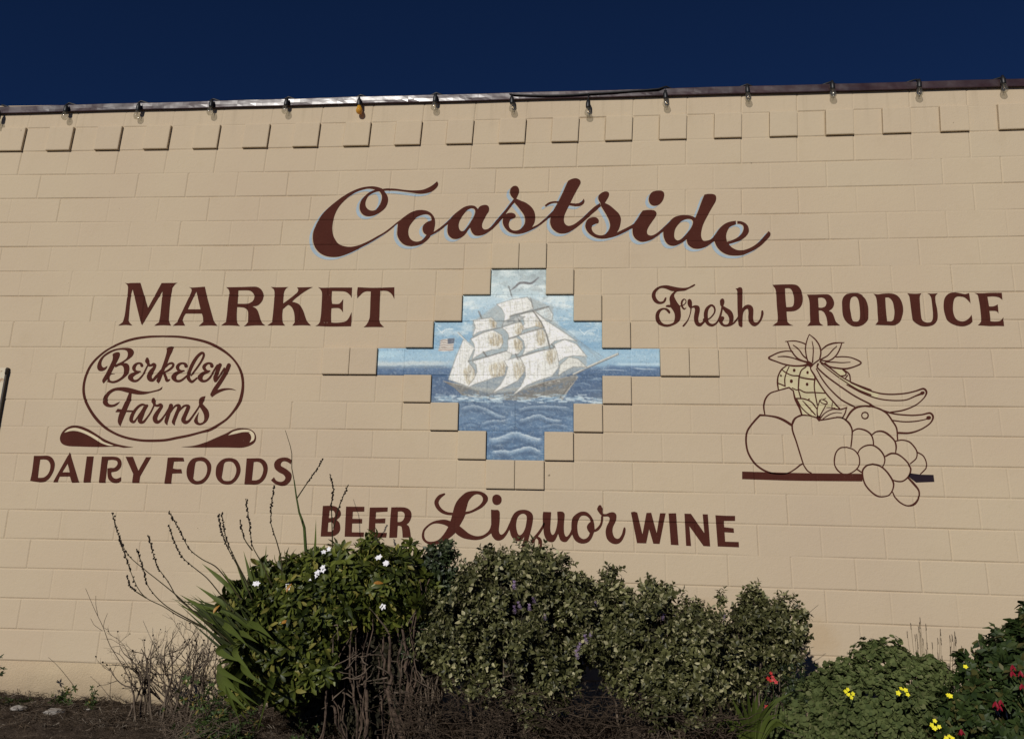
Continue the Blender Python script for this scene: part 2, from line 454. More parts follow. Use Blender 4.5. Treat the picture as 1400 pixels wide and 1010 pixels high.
# ------------------------------------------------------------------ painted signs
TR = '''C|a|860,150c 800,132 740,126 640,138 540,172 430,230 340,295 260,360 190,430 140,500 100,580 72,650 65,720 75,790 105,850 150,895 210,925 280,938 360,935 440,912 540,870 640,818 740,765 840,705 920,655 1000,590 1060,540 1120,495 1178,458c 1178,442c 1110,485 1040,535 960,600 880,658 800,703 720,748 640,785 560,812 490,822 420,812 360,785 325,740 300,690 290,620 295,550 310,480 335,415 375,350 430,290 490,240 560,195 640,165 710,152 785,163c 720,192 670,230 625,285 605,345 608,400 635,445 680,468 740,468 800,448 860,410 905,365 930,300 925,240 890,183c
C-|a|830,182c 855,220 860,265 845,320 815,370 780,400 735,405 695,385 672,345 675,295 700,245 745,210 790,190
C|b|-75,158c 0,150 100,155 200,168 300,174 400,166 470,140 520,110 570,68c 582,95 575,125 545,160 500,190 440,205 370,210 290,200 200,188 100,176 0,174 -60,178c
o|b|120,540c 150,508 200,470 260,430 320,405 390,398 450,408 500,435 535,480 547,540 540,600 528,650c 500,690 460,740 400,785 330,808 250,812 190,795 140,750 112,690 112,620
o-|b|440,447 395,455 340,480 290,530 250,590 238,650 248,705 280,745 330,762 385,750 430,710 447,685c 415,660 402,620 410,580 440,545 480,525 505,518c 500,480 475,455
ob|b|500,680,18 560,645,24 620,603,26 680,555,26 725,510,26
a|b|700,525c 760,455 820,405 880,365 940,347 1000,352 1040,387c 1060,358 1100,342 1140,342 1165,365 1165,410 1140,450 1110,505 1088,560 1090,600 1115,622 1155,615 1200,580 1250,520 1310,450 1370,380 1420,310 1445,285c 1458,315c 1400,385 1360,440 1310,510 1250,575 1190,630 1120,675 1060,692 1005,688 970,655 948,600c 920,640 880,690 830,722 780,732 735,720 700,685 688,640 690,590
a-|b|965,378 925,395 880,440 840,500 818,560 822,610 845,640 880,635 920,590 960,530 995,465 1008,420 998,388
s|c|448,312c 430,290c 440,270c 410,235 397,200 405,155 430,128 462,120 490,135 503,170 495,215 470,268c 520,290 580,315 640,360 675,410 688,470 680,540 650,597c 720,563 790,505 840,460 900,400c 905,445c 820,512 740,575 660,620 580,655 510,672 450,670 390,650 345,610 318,560 315,510 330,465 365,438 410,430 450,442 465,470 440,492 405,510 385,550 390,595 420,628 470,635 520,615 560,570 572,520 560,460 520,400 480,350
t|c|1065,65c 1100,45 1150,33 1185,42 1207,62 1210,90 1190,130 1150,200 1110,280 1080,345 1050,400 1025,460 1018,510 1030,555 1065,580 1110,573 1154,550 1224,495 1294,430 1364,365 1434,318c 1444,355c 1394,400 1334,450 1264,515 1194,575 1134,620 1060,660 980,668 930,650 885,610 862,560 860,510 875,455c 905,390 950,310 1000,210 1040,120
tb|c|812,348,24 850,322,24 900,308,20 960,308,20
tb|c|1070,328,26 1130,337,30 1190,337,34 1225,320,36 1243,297,26 1246,272,6
s|d|345,320c 322,280 320,245 345,210 385,187 420,185 443,205 438,245 415,285 395,318c 450,345 510,395 560,445 580,500 572,570 555,620 532,658c 600,625 660,595 730,555c 730,598c 660,635 600,665 530,695 460,715 380,727 300,718 235,685 190,640 170,590 178,540 205,500 250,480 295,483 325,515 320,550c 280,560 250,580 243,610 260,650 300,680 350,690 400,675 440,630 455,575 440,510 410,450 380,400 350,352c
i|d|830,405c 880,398 940,398 975,410 990,440 975,480 940,530 900,590 880,640 890,680 930,692 980,672 1040,625 1110,560 1178,498c 1178,545c 1075,640c 1010,690 940,735 870,758 810,762 755,735 722,690 713,640 715,575c 770,500 800,450
i|d|900,270 910,230 940,192 985,176 1045,176 1075,200 1077,240 1060,290 1020,335 970,350 925,335 903,300
d|e|362,222c 400,214 455,215 487,227 498,255 490,300 450,370 400,460 350,560 328,640 325,700 345,747 380,752 430,738 485,692c 490,745c 430,790 370,825 300,843 240,840 195,815 168,785 158,735c 110,770 50,800 0,810 -50,797 -85,760 -108,700 -108,640 -75,585 -40,535 0,492 60,463 130,455 200,461 258,487c 290,410 330,300
d-|e|170,500 120,515 70,555 30,610 15,670 20,720 50,748 90,735 140,690 190,630 220,580 230,535 215,508
e|e|465,710c 500,660 545,600 600,555 660,532 724,522c 726,565c 690,575 650,600 622,650 612,700 622,762c 680,745 740,715 790,670 812,620 808,580 780,560 740,556c 740,525c 790,530 840,555 868,595 872,650 840,700 780,745 710,770 642,790c 680,830 740,858 800,860 860,845 930,810 1000,755 1050,700 1085,660 1100,643 1122,665 1115,700 1080,740 1020,800 950,850 880,885 800,915 720,922 640,915 570,885 520,840 490,790
=MARKET
M|f|150,95c 210,105 260,98 450,95c 595,575c 855,98c 1160,95c 1120,115 1085,160 1062,190 1050,260 1035,330 1010,560 992,820c 1005,850 1035,912c 880,905 715,915c 750,885 795,850 805,830c 825,740 850,500 875,250c 480,905c 455,850 300,215c 275,300 250,500 222,820c 240,850 295,910c 160,900 25,912c 60,885 110,845c 130,790 155,680 180,480 205,300 212,180 205,150 190,125
A|g|325,175c 370,185 480,180 632,168c 680,380 740,600 800,815c 820,850 875,915c 700,908 515,920c 560,880 600,835c 595,750 575,682c 265,682c 230,740 205,815c 220,845 255,912c 130,910 20,915c 60,880 100,845c 200,640 300,430 365,290 380,240 370,205
A-|g|470,260c 550,600c 305,600c
R|h|130,180c 400,175 680,168 740,180 800,220 840,290 845,350 825,430 770,500 710,535 630,545c 690,575 730,620 760,700 790,800 820,860 880,910c 680,908 470,925c 510,890 545,845c 550,780 548,650 520,600 470,570 400,560 340,558c 333,700 335,830c 350,870 395,920c 210,908 35,910c 80,875 125,840c 145,700 165,480 185,320c 195,300c 185,240 160,205
R-|h|365,240c 500,238 580,245 630,275 665,330 665,390 640,440 580,480 500,495 350,495c
K|i|75,175c 230,180 410,175c 370,200 335,255 320,330 310,490c 420,410 520,330 580,280 595,250 600,225 575,182c 720,180 880,175c 790,220 680,290 560,380 480,455c 540,470 610,500 660,560 700,640 740,760 770,830 845,912c 680,905 485,912c 510,880 530,845c 530,750 515,650 480,570 440,530 405,515c 360,550 305,600c 295,700 298,830c 310,860 350,912c 180,908 10,910c 50,880 97,845c 115,700 135,480 145,320 145,270 130,220
E|j|-140,180c -60,190 100,185 510,185c 505,290 500,385c 470,330 420,285 370,262 300,255 125,252c 118,400 128,495c 200,500 260,495 300,460 340,405c 335,530 335,660c 300,610 260,580 200,575 115,580c 108,700 110,852c 200,858 330,845 400,820 450,760 500,655c 500,800 490,925c 100,930 -195,918c -140,890 -105,835c -85,700 -70,450 -65,320 -70,270 -100,215
T|j|618,178c 900,190 1318,180c 1318,280 1318,405c 1280,330 1240,285 1190,255 1120,245 1050,245c 1040,500 1035,700 1030,790c 1040,850 1070,890 1120,940c 920,938 730,942c 780,900 820,830c 845,760 855,600 860,430 868,258c 780,258 720,280 670,325 608,390c 605,280
=FRESH
F|k|900,118c 850,145 780,180 700,192 620,188 540,175 460,158 380,142 300,145 220,165 150,210 100,270 82,340 95,400 130,455 180,490 230,500 290,492 340,460 362,410 365,375 345,372 325,400 305,440 270,455 225,448 180,400 158,340 165,280 205,225 260,195 330,200 400,225 460,250 520,255c 470,300 435,350 422,410 430,460 435,517c 400,515 365,525 350,550 400,560 445,562c 475,600 510,660 525,720 520,790 500,850 440,880 370,890 300,870 250,810 228,740 235,680 270,625 320,605 360,625 400,670 415,685 440,665 430,630 390,590 330,575 270,580 200,620 160,690 155,780 175,840 220,890 300,925 390,935 480,910 560,870 620,810 640,740 640,660 630,560c 610,520 570,465 535,400 515,350 525,300 570,260c 640,252 720,243 800,205 890,160 920,130c
Fb|k|600,535,20 640,538,20 690,520,18 735,475,18 735,430,18 705,405,20 668,440,34 655,500,38 672,560,36 705,595,28 738,575,12
r|k|770,440 780,415 810,402 840,425 855,470 855,545c 900,525 950,525 990,545 1005,590 1000,650 985,720 975,790 990,850 1020,860 1060,830 1090,785c 1110,840c 1070,880 1030,920 980,928 930,900 900,840 890,760 900,680 910,610 895,570 850,575c 840,640 820,720 790,800 750,870 700,930 680,935 670,920 700,880 760,810 800,720 820,640 820,580c 790,550 770,500
eb|l|110,800,60 150,790,40 195,785,26 250,740,26 300,670,28 312,610,34 290,548,38 235,525,40 165,590,64 138,690,78 150,810,74 190,880,60 260,905,50 320,880,36 360,840,32 385,790,24
s|l|410,480 408,440 430,405 465,393 490,420 495,470 475,535c 530,570 600,610 645,660 670,730 668,800 655,855c 690,820 730,770 755,730c 760,780c 740,810 690,870 630,910 560,930 490,930 430,900 395,850 380,830c 360,860c 350,830c 390,740 420,640 435,548c 415,520
s-|l|465,600c 435,740c 470,735 495,765 480,800 460,840 480,880 515,893 560,880 585,830 580,760 550,700 510,660
h|l|705,200c 740,200 780,178 820,185 840,220 842,300 838,580c 870,545 910,518 960,512 1010,530 1045,580 1050,660 1045,760 1060,830 1090,850 1130,840 1170,790 1195,700 1200,640 1215,618 1235,625 1245,680 1225,760 1185,840 1130,900 1070,925 1010,900 965,840 950,760 955,670 945,600 930,590 890,610 860,660 845,740 840,930c 820,942 785,925 765,900 755,800c 745,600 740,260c 730,230
=PRODUCE
P|m|85,130c 150,130 300,125 480,125 560,145 620,210 650,290 665,400 650,500 600,580 520,628 440,640 355,642c 360,740 372,830c 390,860 430,890 485,912c 290,912 85,915c 130,880 180,840c 185,750 165,500 155,300 140,220 115,170
P-|m|325,200c 400,198 445,225 475,290 495,390 490,500 460,550 350,560c 335,400
R|m|745,320c 900,318 1130,312 1200,345 1245,410 1265,480 1250,550 1210,600 1160,630c 1220,660 1255,720 1290,820 1320,860 1380,910c 1250,910 1135,915c 1130,830 1110,740 1070,660 1020,625 970,622c 975,720 980,820c 1000,870 1060,912c 900,910 750,918c 780,880 808,840c 800,700 795,500 785,420 770,370
R-|m|958,382c 1020,375 1070,390 1105,430 1115,490 1090,545 1030,570 968,568c
O|n|130,450 130,370 150,310 200,260 260,243 330,238 400,245 460,285 510,350 540,430 550,500 550,600 545,660 510,710 450,755 370,775 290,765 220,720 170,660 140,580
O-|n|325,295 280,315 262,360 255,420 258,490 270,560 285,640 305,685 340,695 385,690 410,650 415,580 412,500 400,400 385,340 360,305
D|n|630,250c 700,262 780,250 900,245 980,265 1040,310 1080,380 1100,450 1105,530 1090,610 1060,690 1010,735 950,757 860,755 760,752 660,748c 705,690c 695,560 690,450 680,350 665,295
D-|n|820,312c 870,312 910,340 940,390 955,460 965,540 960,610 945,670 910,692 850,688c 835,560 825,430
U|o|-230,245c -100,252 0,243c -20,270 -30,300 -30,360 -20,500 -10,600 5,665 45,700 95,712 150,700 175,650 178,560 170,470 160,380 148,310 120,265 88,245c 170,250 262,243c 240,260 220,290 218,340 225,400 245,490 255,570 255,640 240,690 190,745 100,772 0,768 -80,730 -140,675 -155,610 -170,500 -185,380 -200,290
C|o|755,240c 768,320 780,405c 730,350 680,310 620,297 570,297 530,320 510,370 500,440 500,520 515,590 545,650 600,685 660,692 720,670 765,630 795,585c 805,640 812,695c 770,735 700,765 640,772 560,760 470,725 405,670 375,600 355,520 348,440 360,340 400,275 460,238 530,228 600,240 660,255 700,258
E|o|840,238c 950,245 1100,235 1278,235c 1288,350c 1240,315 1190,300 1130,295 1048,300c 1062,380 1075,455c 1130,455 1180,440 1212,420c 1220,490 1225,568c 1200,535 1160,525 1080,525c 1090,600 1100,690c 1160,695 1230,690 1270,670 1302,625c 1308,700 1314,768c 1200,765 1100,768 1000,762 895,755c 930,720 950,685c 940,560 925,430 905,320c 890,270
=BERKELEY
B|p|405,272c 440,245 500,228 535,235 548,265 540,310 500,400 450,490 400,590 350,680 300,750 235,828c 212,800 210,760c 260,670 330,540 400,390 412,330
B|p|308,490c 290,540 240,580 190,592 140,580 112,530 120,460 160,370 230,290 320,225 420,180 520,155 620,145 720,148 780,170 812,215 810,260 780,310 720,360 660,400 610,435c 670,440 710,465 728,520 725,580 700,650 640,710 560,770 480,810 400,822 300,798c 330,650c 375,655c 350,700 352,750 380,778 430,780 500,755 580,700 615,640 625,570 610,510 570,480 520,492 465,520c 450,510 440,480c 500,450 570,420 620,390 670,350 695,300 698,250 680,210 640,188 560,183 480,195 400,225 320,270 250,320 205,390 192,450 205,500 240,525 275,510c
Bb|p|350,655,20 400,643,16 445,642,6
eb|p|966,487,58 956,458,52 920,440,36 870,450,42 830,490,60 812,540,66 840,590,50 890,605,42 935,600,28
eb|p|900,610,40 830,640,60 765,680,90 750,720,100 800,775,56 870,775,42 940,720,34 1000,640,32 1050,540,30 1080,480,28
rb|p|1070,360,56 1070,400,84 1085,440,60 1105,480,50
rb|p|1105,485,40 1150,480,44 1190,460,55 1215,475,60 1200,530,60 1150,600,85 1110,680,95 1120,740,90 1170,765,60 1220,730,45 1280,650,40 1330,580,30
k|q|205,125c 240,108 290,100 322,108c 300,180 260,260 220,370 190,440 150,540 110,640 80,690c 50,660 45,640c 80,560 130,440 170,330 200,230 212,170
kb|q|160,450,20 200,420,24 240,380,30 290,366,36 316,385,38 303,425,36 260,465,34 200,500,28 150,510,28
kb|q|160,510,40 195,590,46 215,645,46 255,630,24
kb|q|0,625,32 50,565,36 110,500,30
eb|q|517,412,56 508,384,48 460,368,32 410,385,44 382,430,54 400,475,46 440,492,34 485,488,24
eb|q|450,500,34 390,515,46 333,560,74 325,600,80 360,645,46 420,650,36 480,615,32 540,560,26
lb|q|600,560,26 640,510,28 700,430,30 760,340,32 798,260,36 798,212,38 765,205,42 700,260,48 640,350,54 590,450,56 558,540,58 558,610,56 605,662,46 650,640,32 690,605,28
eb|q|930,412,58 922,382,48 875,367,32 830,390,46 803,430,54 825,475,46 860,495,36 895,492,24
eb|q|870,503,34 800,525,50 748,575,78 745,610,76 780,650,46 840,645,34 900,595,32 950,510,28 990,440,28 1020,400,30
yb|q|1060,395,60 1040,440,62 1010,520,64 982,600,62 985,655,40 1010,630,34 1060,560,30 1130,450,30
yb|q|1202,400,66 1170,480,68 1110,590,66 1040,700,66 970,800,66 930,870,50
y|q|905,850c 930,910c 1000,860 1080,820 1160,795 1240,790 1325,803c 1260,775 1180,765 1100,770 1010,795c 980,780
=FARMS
F|r|480,405c 440,455 380,495 300,512 220,500 165,460 148,400 165,320 210,250 280,190 360,150 450,132 560,128 650,140 750,165 850,195 940,210 1030,212 1120,195 1200,175 1250,150 1290,118c 1280,160 1240,190 1150,215 1050,240 960,262 880,270 790,265 700,250c 650,240 560,215 480,195 400,195 330,225 280,270 245,330 240,390 255,435 300,460 360,458 420,430
F|r|650,240c 700,240c 698,300 690,370c 650,470 620,540 590,620 540,740 485,878c 455,840 435,790c 440,730 470,620 520,530 560,440 600,360
F|r|435,540c 520,555 600,568c 730,572c 700,605c 580,603 400,607c 390,600c
ab|r|960,470,34 900,462,44 830,500,48 760,580,56 705,680,70 692,760,72 740,795,46 790,740,32 850,650,28 910,560,26 940,500,26
ab|r|995,480,50 940,570,62 890,680,80 858,765,84 880,800,62 930,790,48 990,720,34 1060,620,30 1115,510,30 1130,470,30
rb|r|1120,358,56 1118,388,86 1130,430,64 1140,470,46
rb|r|1140,475,38 1200,482,46 1255,460,54 1275,490,58 1240,550,64 1180,640,80 1147,720,90 1165,780,84 1210,795,58 1270,750,42 1330,670,32 1380,590,28 1420,520,28
mb|s|475,480,78 450,560,74 412,680,72 382,790,68 397,840,24
mb|s|470,600,26 520,525,30 570,480,38 625,485,70 620,540,66 580,640,66 540,740,66 522,800,64 538,845,24
mb|s|590,640,22 650,560,30 720,490,38 780,478,44 808,500,70 780,580,74 730,690,78 712,760,86 750,800,72 810,780,48 870,710,38 940,610,34 1000,520,30 1020,480,28
s|s|1135,298c 1110,380 1080,445c 1130,500 1180,560 1203,630 1200,700 1160,780 1100,830 1030,855 960,840 920,800 915,760c 950,690 1010,600c 990,690 985,750 1000,800 1040,815 1090,790 1110,740 1105,660 1070,580 1025,510c 1005,500c 1012,450c 1005,400 1020,350 1060,315
=DAIRY
D|t|135,150c 240,150 350,148 410,170 450,220 467,280 455,370 420,450 370,520 310,560 240,572 150,562 75,548c 100,430 120,290
D-|t|235,210c 300,208 350,220 385,260 398,310 385,390 350,450 300,490 250,500 198,500c 215,350
A|t|708,92c 855,575c 738,580c 710,480c 545,482c 510,572c 438,572c 630,230c
A-|t|672,275c 705,412c 588,412c
I|t|978,160c 1088,160c 1038,574c 922,578c
R|u|-65,163c 45,163c 20,300c 12,400 -11,582c -115,580c -90,380
R|u|-60,163c 130,163 200,180 240,225 248,290 225,350 180,390 130,405 85,412c 90,460 120,500 170,515 238,490c 238,550c 200,575 150,585 90,570 40,520 24,440 24,350c 80,342 130,342 170,310 187,270 175,235 140,220 90,215 38,220c -60,220c
Y|u|312,165c 430,165c 517,388c 640,172c 722,170c 545,480c 530,582c 415,582c 435,440c
=FOODS
F|v|168,180c 260,175 418,180c 432,240c 350,240 268,243c 250,350c 310,362 385,362c 398,430c 310,430 240,435c 222,595c 112,595c 145,380
O|v|690,170 760,180 820,225 858,290 860,370 840,450 800,520 740,580 660,605 580,600 520,560 480,490 468,410 480,320 520,240 580,190
O-|v|680,232 640,238 615,255 600,320 590,400 575,510c 610,545 660,550 720,525 770,470 795,400 795,330 770,270 730,240
O2|v|1130,185 1200,190 1270,220 1315,290 1330,380 1310,460 1260,540 1190,595 1110,608 1030,590 970,540 938,470 935,390 950,310 1000,240 1060,200
O2-|v|1135,240 1090,250 1068,275 1055,340 1042,420 1028,495c 1060,540 1120,552 1180,540 1230,490 1260,410 1258,340 1225,275 1185,245
D|w|552,192c 660,190 760,190 830,220 875,280 888,360 870,450 830,530 760,590 680,608 600,606 515,605c 535,400
D-|w|665,250c 720,245 770,262 805,310 818,370 800,450 760,515 700,540 635,540c 650,400
S|w|1270,215c 1255,285c 1220,260 1180,240 1130,240 1100,270 1100,310 1150,340 1210,380 1260,430 1270,480 1250,550 1190,610 1110,630 1020,605 970,570 940,540c 988,490c 1020,540 1070,562 1120,560 1160,530 1168,490 1130,445 1070,415 1010,365 990,310 1000,250 1050,200 1120,178 1200,180
=BEER
B|x|65,112c 150,110 220,115 270,140 305,185 310,230 290,270 255,303c 285,335 300,380 300,440 270,490 210,525 130,530 35,530c 50,320
B-|x|158,175c 200,175 225,200 232,235 215,270 145,278c
B-|x|140,340c 185,335 205,360 210,420 190,460 130,465c
E|x|382,122c 632,124c 630,190c 475,192c 468,288c 602,290c 600,352c 465,352c 460,472c 627,475c 622,535c 362,532c
E2|x|705,135c 952,132c 948,190c 792,200c 785,290c 920,283c 915,350c 782,350c 778,475c 940,480c 930,545c 685,540c
R|x|1000,132c 1100,130 1190,135 1250,165 1275,215 1270,280 1240,340 1210,365c 1240,390 1255,440 1270,545c 1155,545c 1150,460 1140,400 1115,385 1088,385c 1078,545c 972,548c 985,300
R-|x|1090,190c 1140,188 1175,210 1182,250 1165,300 1130,328 1085,332c
=LIQUOR
Lb|y|437,118,30 370,155,56 325,210,64 312,260,68 340,330,66 400,390,58 480,425,46 580,436,42
L|y|575,400c 600,310 640,230 700,160 780,95 860,72 950,68 1030,82 1095,118 1130,165 1130,220 1100,270 1040,330 960,375 870,415 775,442c 735,530 680,625c 760,690 830,745 910,780 980,788 1060,770 1130,720 1165,670 1185,600c 1195,735c 1110,795 1030,835 930,850 830,840 740,820 665,780 612,735c 560,785 500,830 400,890 310,920 230,925 150,900 95,850 78,780 100,690 160,620 250,560 350,532 450,525 535,548c 555,480
L-|y|960,120 910,135 860,180 820,240 800,310 775,400c 850,385 930,345 1000,295 1045,235 1050,180 1015,135
L-|y|320,585 240,600 170,650 125,710 118,790 145,850 200,875 280,870 350,840 410,780 460,710 500,640c 430,605
i|z|15,365c 75,370 125,370 148,390 155,430 152,560 140,680 150,740 180,765 215,745 260,685 300,600 330,540c 330,700c 305,690c 260,770 210,830 150,858 90,850 40,800 18,742c 18,600
i|z|35,200 45,155 80,128 120,125 160,145 183,185 180,240 155,275 110,292 65,280 40,245
q|z|318,560c 345,490 390,420 450,380 530,367 600,378 660,415 685,470 680,560 660,660 635,760 610,860 590,1000 560,1100c 500,1100c 510,950 548,795c 510,840 450,868 395,852 340,790 310,690c
q-|z|530,430 480,445 440,490 425,540 415,620 430,710 450,760 480,772 520,740 560,660 580,560 585,490 570,450
ub|z|680,870,70 700,830,52 740,785,46 790,720,42 840,640,38 858,590,30
qb|z|740,800,34 790,840,54 800,900,62 795,980,60
u|z|850,400c 975,405c 965,560 960,680 975,745 1000,768 1030,740 1060,650 1075,540 1070,400c 1110,395 1160,400 1185,425 1190,460 1178,600 1180,720 1200,785 1225,795 1260,760 1290,700 1310,620c 1310,760c 1260,830 1220,875 1170,880 1120,850 1085,750c 1050,830 1010,878 950,880 900,850 860,760 850,650 840,560 840,450
o|A|250,560 270,490 320,440 380,405 440,395 500,410 555,460 595,530 612,600 618,680c 605,735 570,820 520,880 450,905 380,900 310,860 270,790 248,700
o-|A|440,460 400,470 365,520 345,590 342,660 352,740 380,800 430,832 480,825 520,790 540,740c 505,690 493,640 510,600 552,555c 535,510 490,470
rb|A|600,712,30 660,680,44 710,620,38 733,550,34 735,480,34
rb|A|702,320,56 702,352,92 715,400,66 735,445,36
r|A|730,430c 800,435 860,412 920,408 960,440 965,500 950,560 920,620 905,670 905,730 930,800 970,828 1010,820 1050,760 1070,690 1085,650 1105,650 1112,690 1100,760 1060,850 1010,900 950,915 880,895 820,840 795,760 795,690 815,620 850,550 855,500 830,475 770,475 740,470c
=WINE
W|B|22,88c 60,80 98,90c 160,350c 208,95c 265,92c 330,335c 370,98c 438,98c 365,465c 290,462c 240,290c 205,458c 95,455c
I|B|472,100c 562,98c 592,480c 500,475c
N|B|662,103c 740,105c 900,335c 880,110c 942,112c 970,495c 890,490c 722,255c 742,490c 682,487c
E|B|1032,122c 1140,128 1268,130c 1268,190c 1135,190c 1138,265c 1250,278c 1256,332c 1142,325c 1150,438c 1312,442c 1315,505c 1060,495c
=LOGO
oval_lineb|C|880,58,14 760,62,17 640,80,19 540,112,17 440,160,14 360,220,16 300,285,18 260,360,19 238,440,19 235,510,21 250,580,22 290,660,23 340,730,25 400,790,23 450,825,20 520,860,19 600,885,19 700,902,19 800,905,20 900,900,20 992,882,20 1092,862,19 1182,838,17 1262,815,23 1332,775,19 1402,725,17 1462,655,20 1502,590,26 1522,520,25 1529,450,21 1522,380,22 1497,310,19 1452,245,17 1392,190,20 1312,140,23 1232,105,21 1132,80,19 1012,62,17 880,58,14
spoon|C|640,958c 560,945 480,925 400,890 330,845 270,810 200,785 140,783 90,805 55,845 42,890 60,930 110,948 200,952 300,955 400,955 500,952 560,962c
spoon-|C|75,840c 110,812 160,800 210,810 280,840 350,880 400,915 480,945c 440,945 380,925 330,895 270,860 200,832 140,825
spoonright|D|193,955c 300,945 400,915 480,880 560,845 630,810 700,803 760,815 795,845 803,890 785,925 740,950 680,962 560,960 400,960 300,960
spoonright-|D|575,862c 620,830 690,815 750,820 787,850 787,895 750,922c 765,885 755,850 742,842c 755,836 700,835 640,848
=FRUIT
pineapple_leafb|E|515,55,8 490,120,12 475,200,14 485,290,14 505,350,16
pineapple_leafb|E|515,55,8 580,110,14 625,180,16 638,250,16 625,320,16
pineapple_leafb|E|545,130,8 558,200,12 555,280,12 550,350,16
pineapple_leafb|E|262,130,8 360,125,12 430,140,12 475,158,14
pineapple_leafb|E|285,135,14 320,220,14 380,300,16 440,335,18 510,355,22
pineapple_leafb|E|345,170,10 400,210,12 450,280,14 490,315,14
pineapple_leafb|E|340,238,10 280,232,12 200,245,14 130,275,14 85,308,18 170,345,14 260,375,16 350,390,18 440,388,20 510,375,30
pineapple_leafb|E|182,292,8 260,290,14 340,305,12 410,330,12 480,350,12
pineapple_leafb|E|640,225,12 700,175,16 780,148,16 885,142,8
pineapple_leafb|E|860,150,12 835,220,14 790,290,14 720,335,14 635,330,14
pineapple_leafb|E|808,180,8 760,225,12 710,280,12 640,320,16
pineapple_leafb|E|800,295,12 880,292,12 970,305,12 1065,355,16 1000,395,14 900,420,18 800,412,18 730,395,14 680,360,16
pineapple_leafb|E|690,348,12 780,350,12 860,355,10 950,350,8
pineapple_leafb|E|505,360,46 530,378,50
bananab|E|615,328,14 560,370,14 528,415,14 570,490,18 630,590,16 700,690,16 770,770,16 835,840,16
bananab|E|590,420,12 660,540,14 740,640,14 860,750,16 1000,825,16
bananab|E|608,370,22 600,405,16 700,500,16 850,610,16 1000,710,16 1170,798,16
bananab|E|630,345,18 720,400,14 850,500,14 980,572,14 1170,645,15
bananab|E|640,365,8 760,460,12 900,560,12 1030,640,12 1170,697,14
pineappleb|E|270,390,12 220,430,16 185,500,16 178,570,18 188,645,14
pineappleb|E|300,400,12 275,455,12 255,530,14 258,600,14
pineappleb|E|225,430,10 265,460,14 330,490,12 400,495,14
pineappleb|E|480,400,14 430,440,14 408,510,16 402,580,16 400,640,14 425,730,14
pineappleb|E|415,510,16 490,525,18 575,535,18
pineappleb|E|190,575,14 260,605,14
pineappleb|E|335,625,12 380,645,12 402,640,12
pineappleb|E|410,640,12 470,670,14 560,672,14 690,680,12
pineappleb|E|578,505,18 568,600,14 580,700,14 600,800,14
pineappleb|E|870,430,12 905,465,14 895,490,14 840,498,14
pineappleb|E|880,430,14 940,480,16 952,560,14
pineappleb|E|900,520,12 920,490,14
pineappleb|E|760,780,10 755,840,10
pineappleb|E|700,830,8 790,835,8
pineappleb|E|345,650,14 365,740,20 410,830,22 435,905,18
pineappleb|E|355,433,28 355,441,28
pineappleb|E|497,456,26 497,464,26
pineappleb|E|325,548,32 325,556,32
pineappleb|E|492,581,28 492,589,28
pineappleb|E|213,490,18 216,496,18
pineappleb|E|510,742,14 515,742,14
apple_leafb|E|370,735,16 460,740,14 540,775,14 600,850,14
apple_leafb|E|385,750,14 440,840,12 520,910,12 600,940,14
apple_leafb|E|445,760,8 510,830,16 580,910,12
applesb|E|602,940,18 600,850,12 625,760,12
applesb|E|625,755,10 650,745,10 700,770,14 700,795,14 650,785,10 630,760,10
applesb|E|690,810,12 650,880,12 625,930,14
applesb|E|660,745,8 690,735,10
apple_leafb|E|620,960,16 680,890,10 760,850,12 850,850,14 915,830,12
apple_leafb|E|910,830,14 895,890,14 865,945,14
apple_leafb|E|660,950,10 730,905,10 800,885,8 860,890,6
applesb|E|612,940,46 620,965,24
applesb|E|335,1010,16 365,950,16 420,915,16 500,915,14 600,940,14
applesb|E|620,965,16 700,955,14 790,938,14 860,938,14 930,985,16 950,1010,16
pearb|E|300,618,14 250,632,14 180,652,12 100,680,14 50,740,18 32,820,18 42,900,14
pearb|E|300,618,14 340,650,14
orangeb|E|905,955,14 950,880,16 1010,830,16 1080,815,14 1160,820,18
applesb|F|225,290,20 160,360,20 100,440,20 80,500,20 78,590,20 100,690,20 160,790,20 240,860,20 330,900,18 430,915,12 520,905,14 600,860,14 650,820,16 680,805,14
applesb|F|225,290,22 300,295,16 400,312,22 480,345,26 560,395,26
applesb|F|660,295,14 600,320,16 570,370,18 570,450,18 610,570,16 650,700,16 690,820,14 730,880,14 770,905,12
applesb|G|100,650,14 160,660,14 220,710,16 250,770,16 250,850,14 240,940,14
bananab|G|428,525,16 520,570,14 620,605,16 700,622,14 840,632,14 940,625,14 1020,610,18 1050,650,20 1020,710,14 930,770,14 820,805,18 705,805,20
bananab|G|240,310,14 400,380,14 520,415,14 640,425,14 780,415,14 880,392,14 955,370,18 985,405,20 960,460,12 880,530,12 760,580,14 630,602,14
bananab|G|200,330,12 350,410,14 500,465,12 640,485,12 780,480,12 880,440,14 945,415,22
bananab|G|940,414,34 952,410,30
bananab|G|640,680,12 760,695,12 880,690,12 980,670,10 1005,657,18
bananab|G|1000,657,36 1012,655,36
orangeb|G|190,675,14 240,600,16 300,555,16 400,540,16 500,560,16 590,610,16 650,690,16 690,760,16 700,870,14
orangeb|G|378,601,12 401,610,13 410,633,14 401,656,14 378,665,13 355,656,12 346,633,12 355,610,12 378,601,12
grapesb|H|230,262,14 160,270,15 110,320,15 90,400,17 95,470,15 130,530,17 190,570,13 250,570,13 320,535,13 370,480,15 380,420,15 365,350,15 310,290,13 230,262,14
grapesb|H|298,85,14 320,65,14 370,50,16 450,70,18 510,115,18 535,180,16 540,245,16
grapesb|H|355,340,14 385,285,14 450,245,16 530,240,16 600,280,18 650,340,18 670,400,16 660,460,14 645,490,14
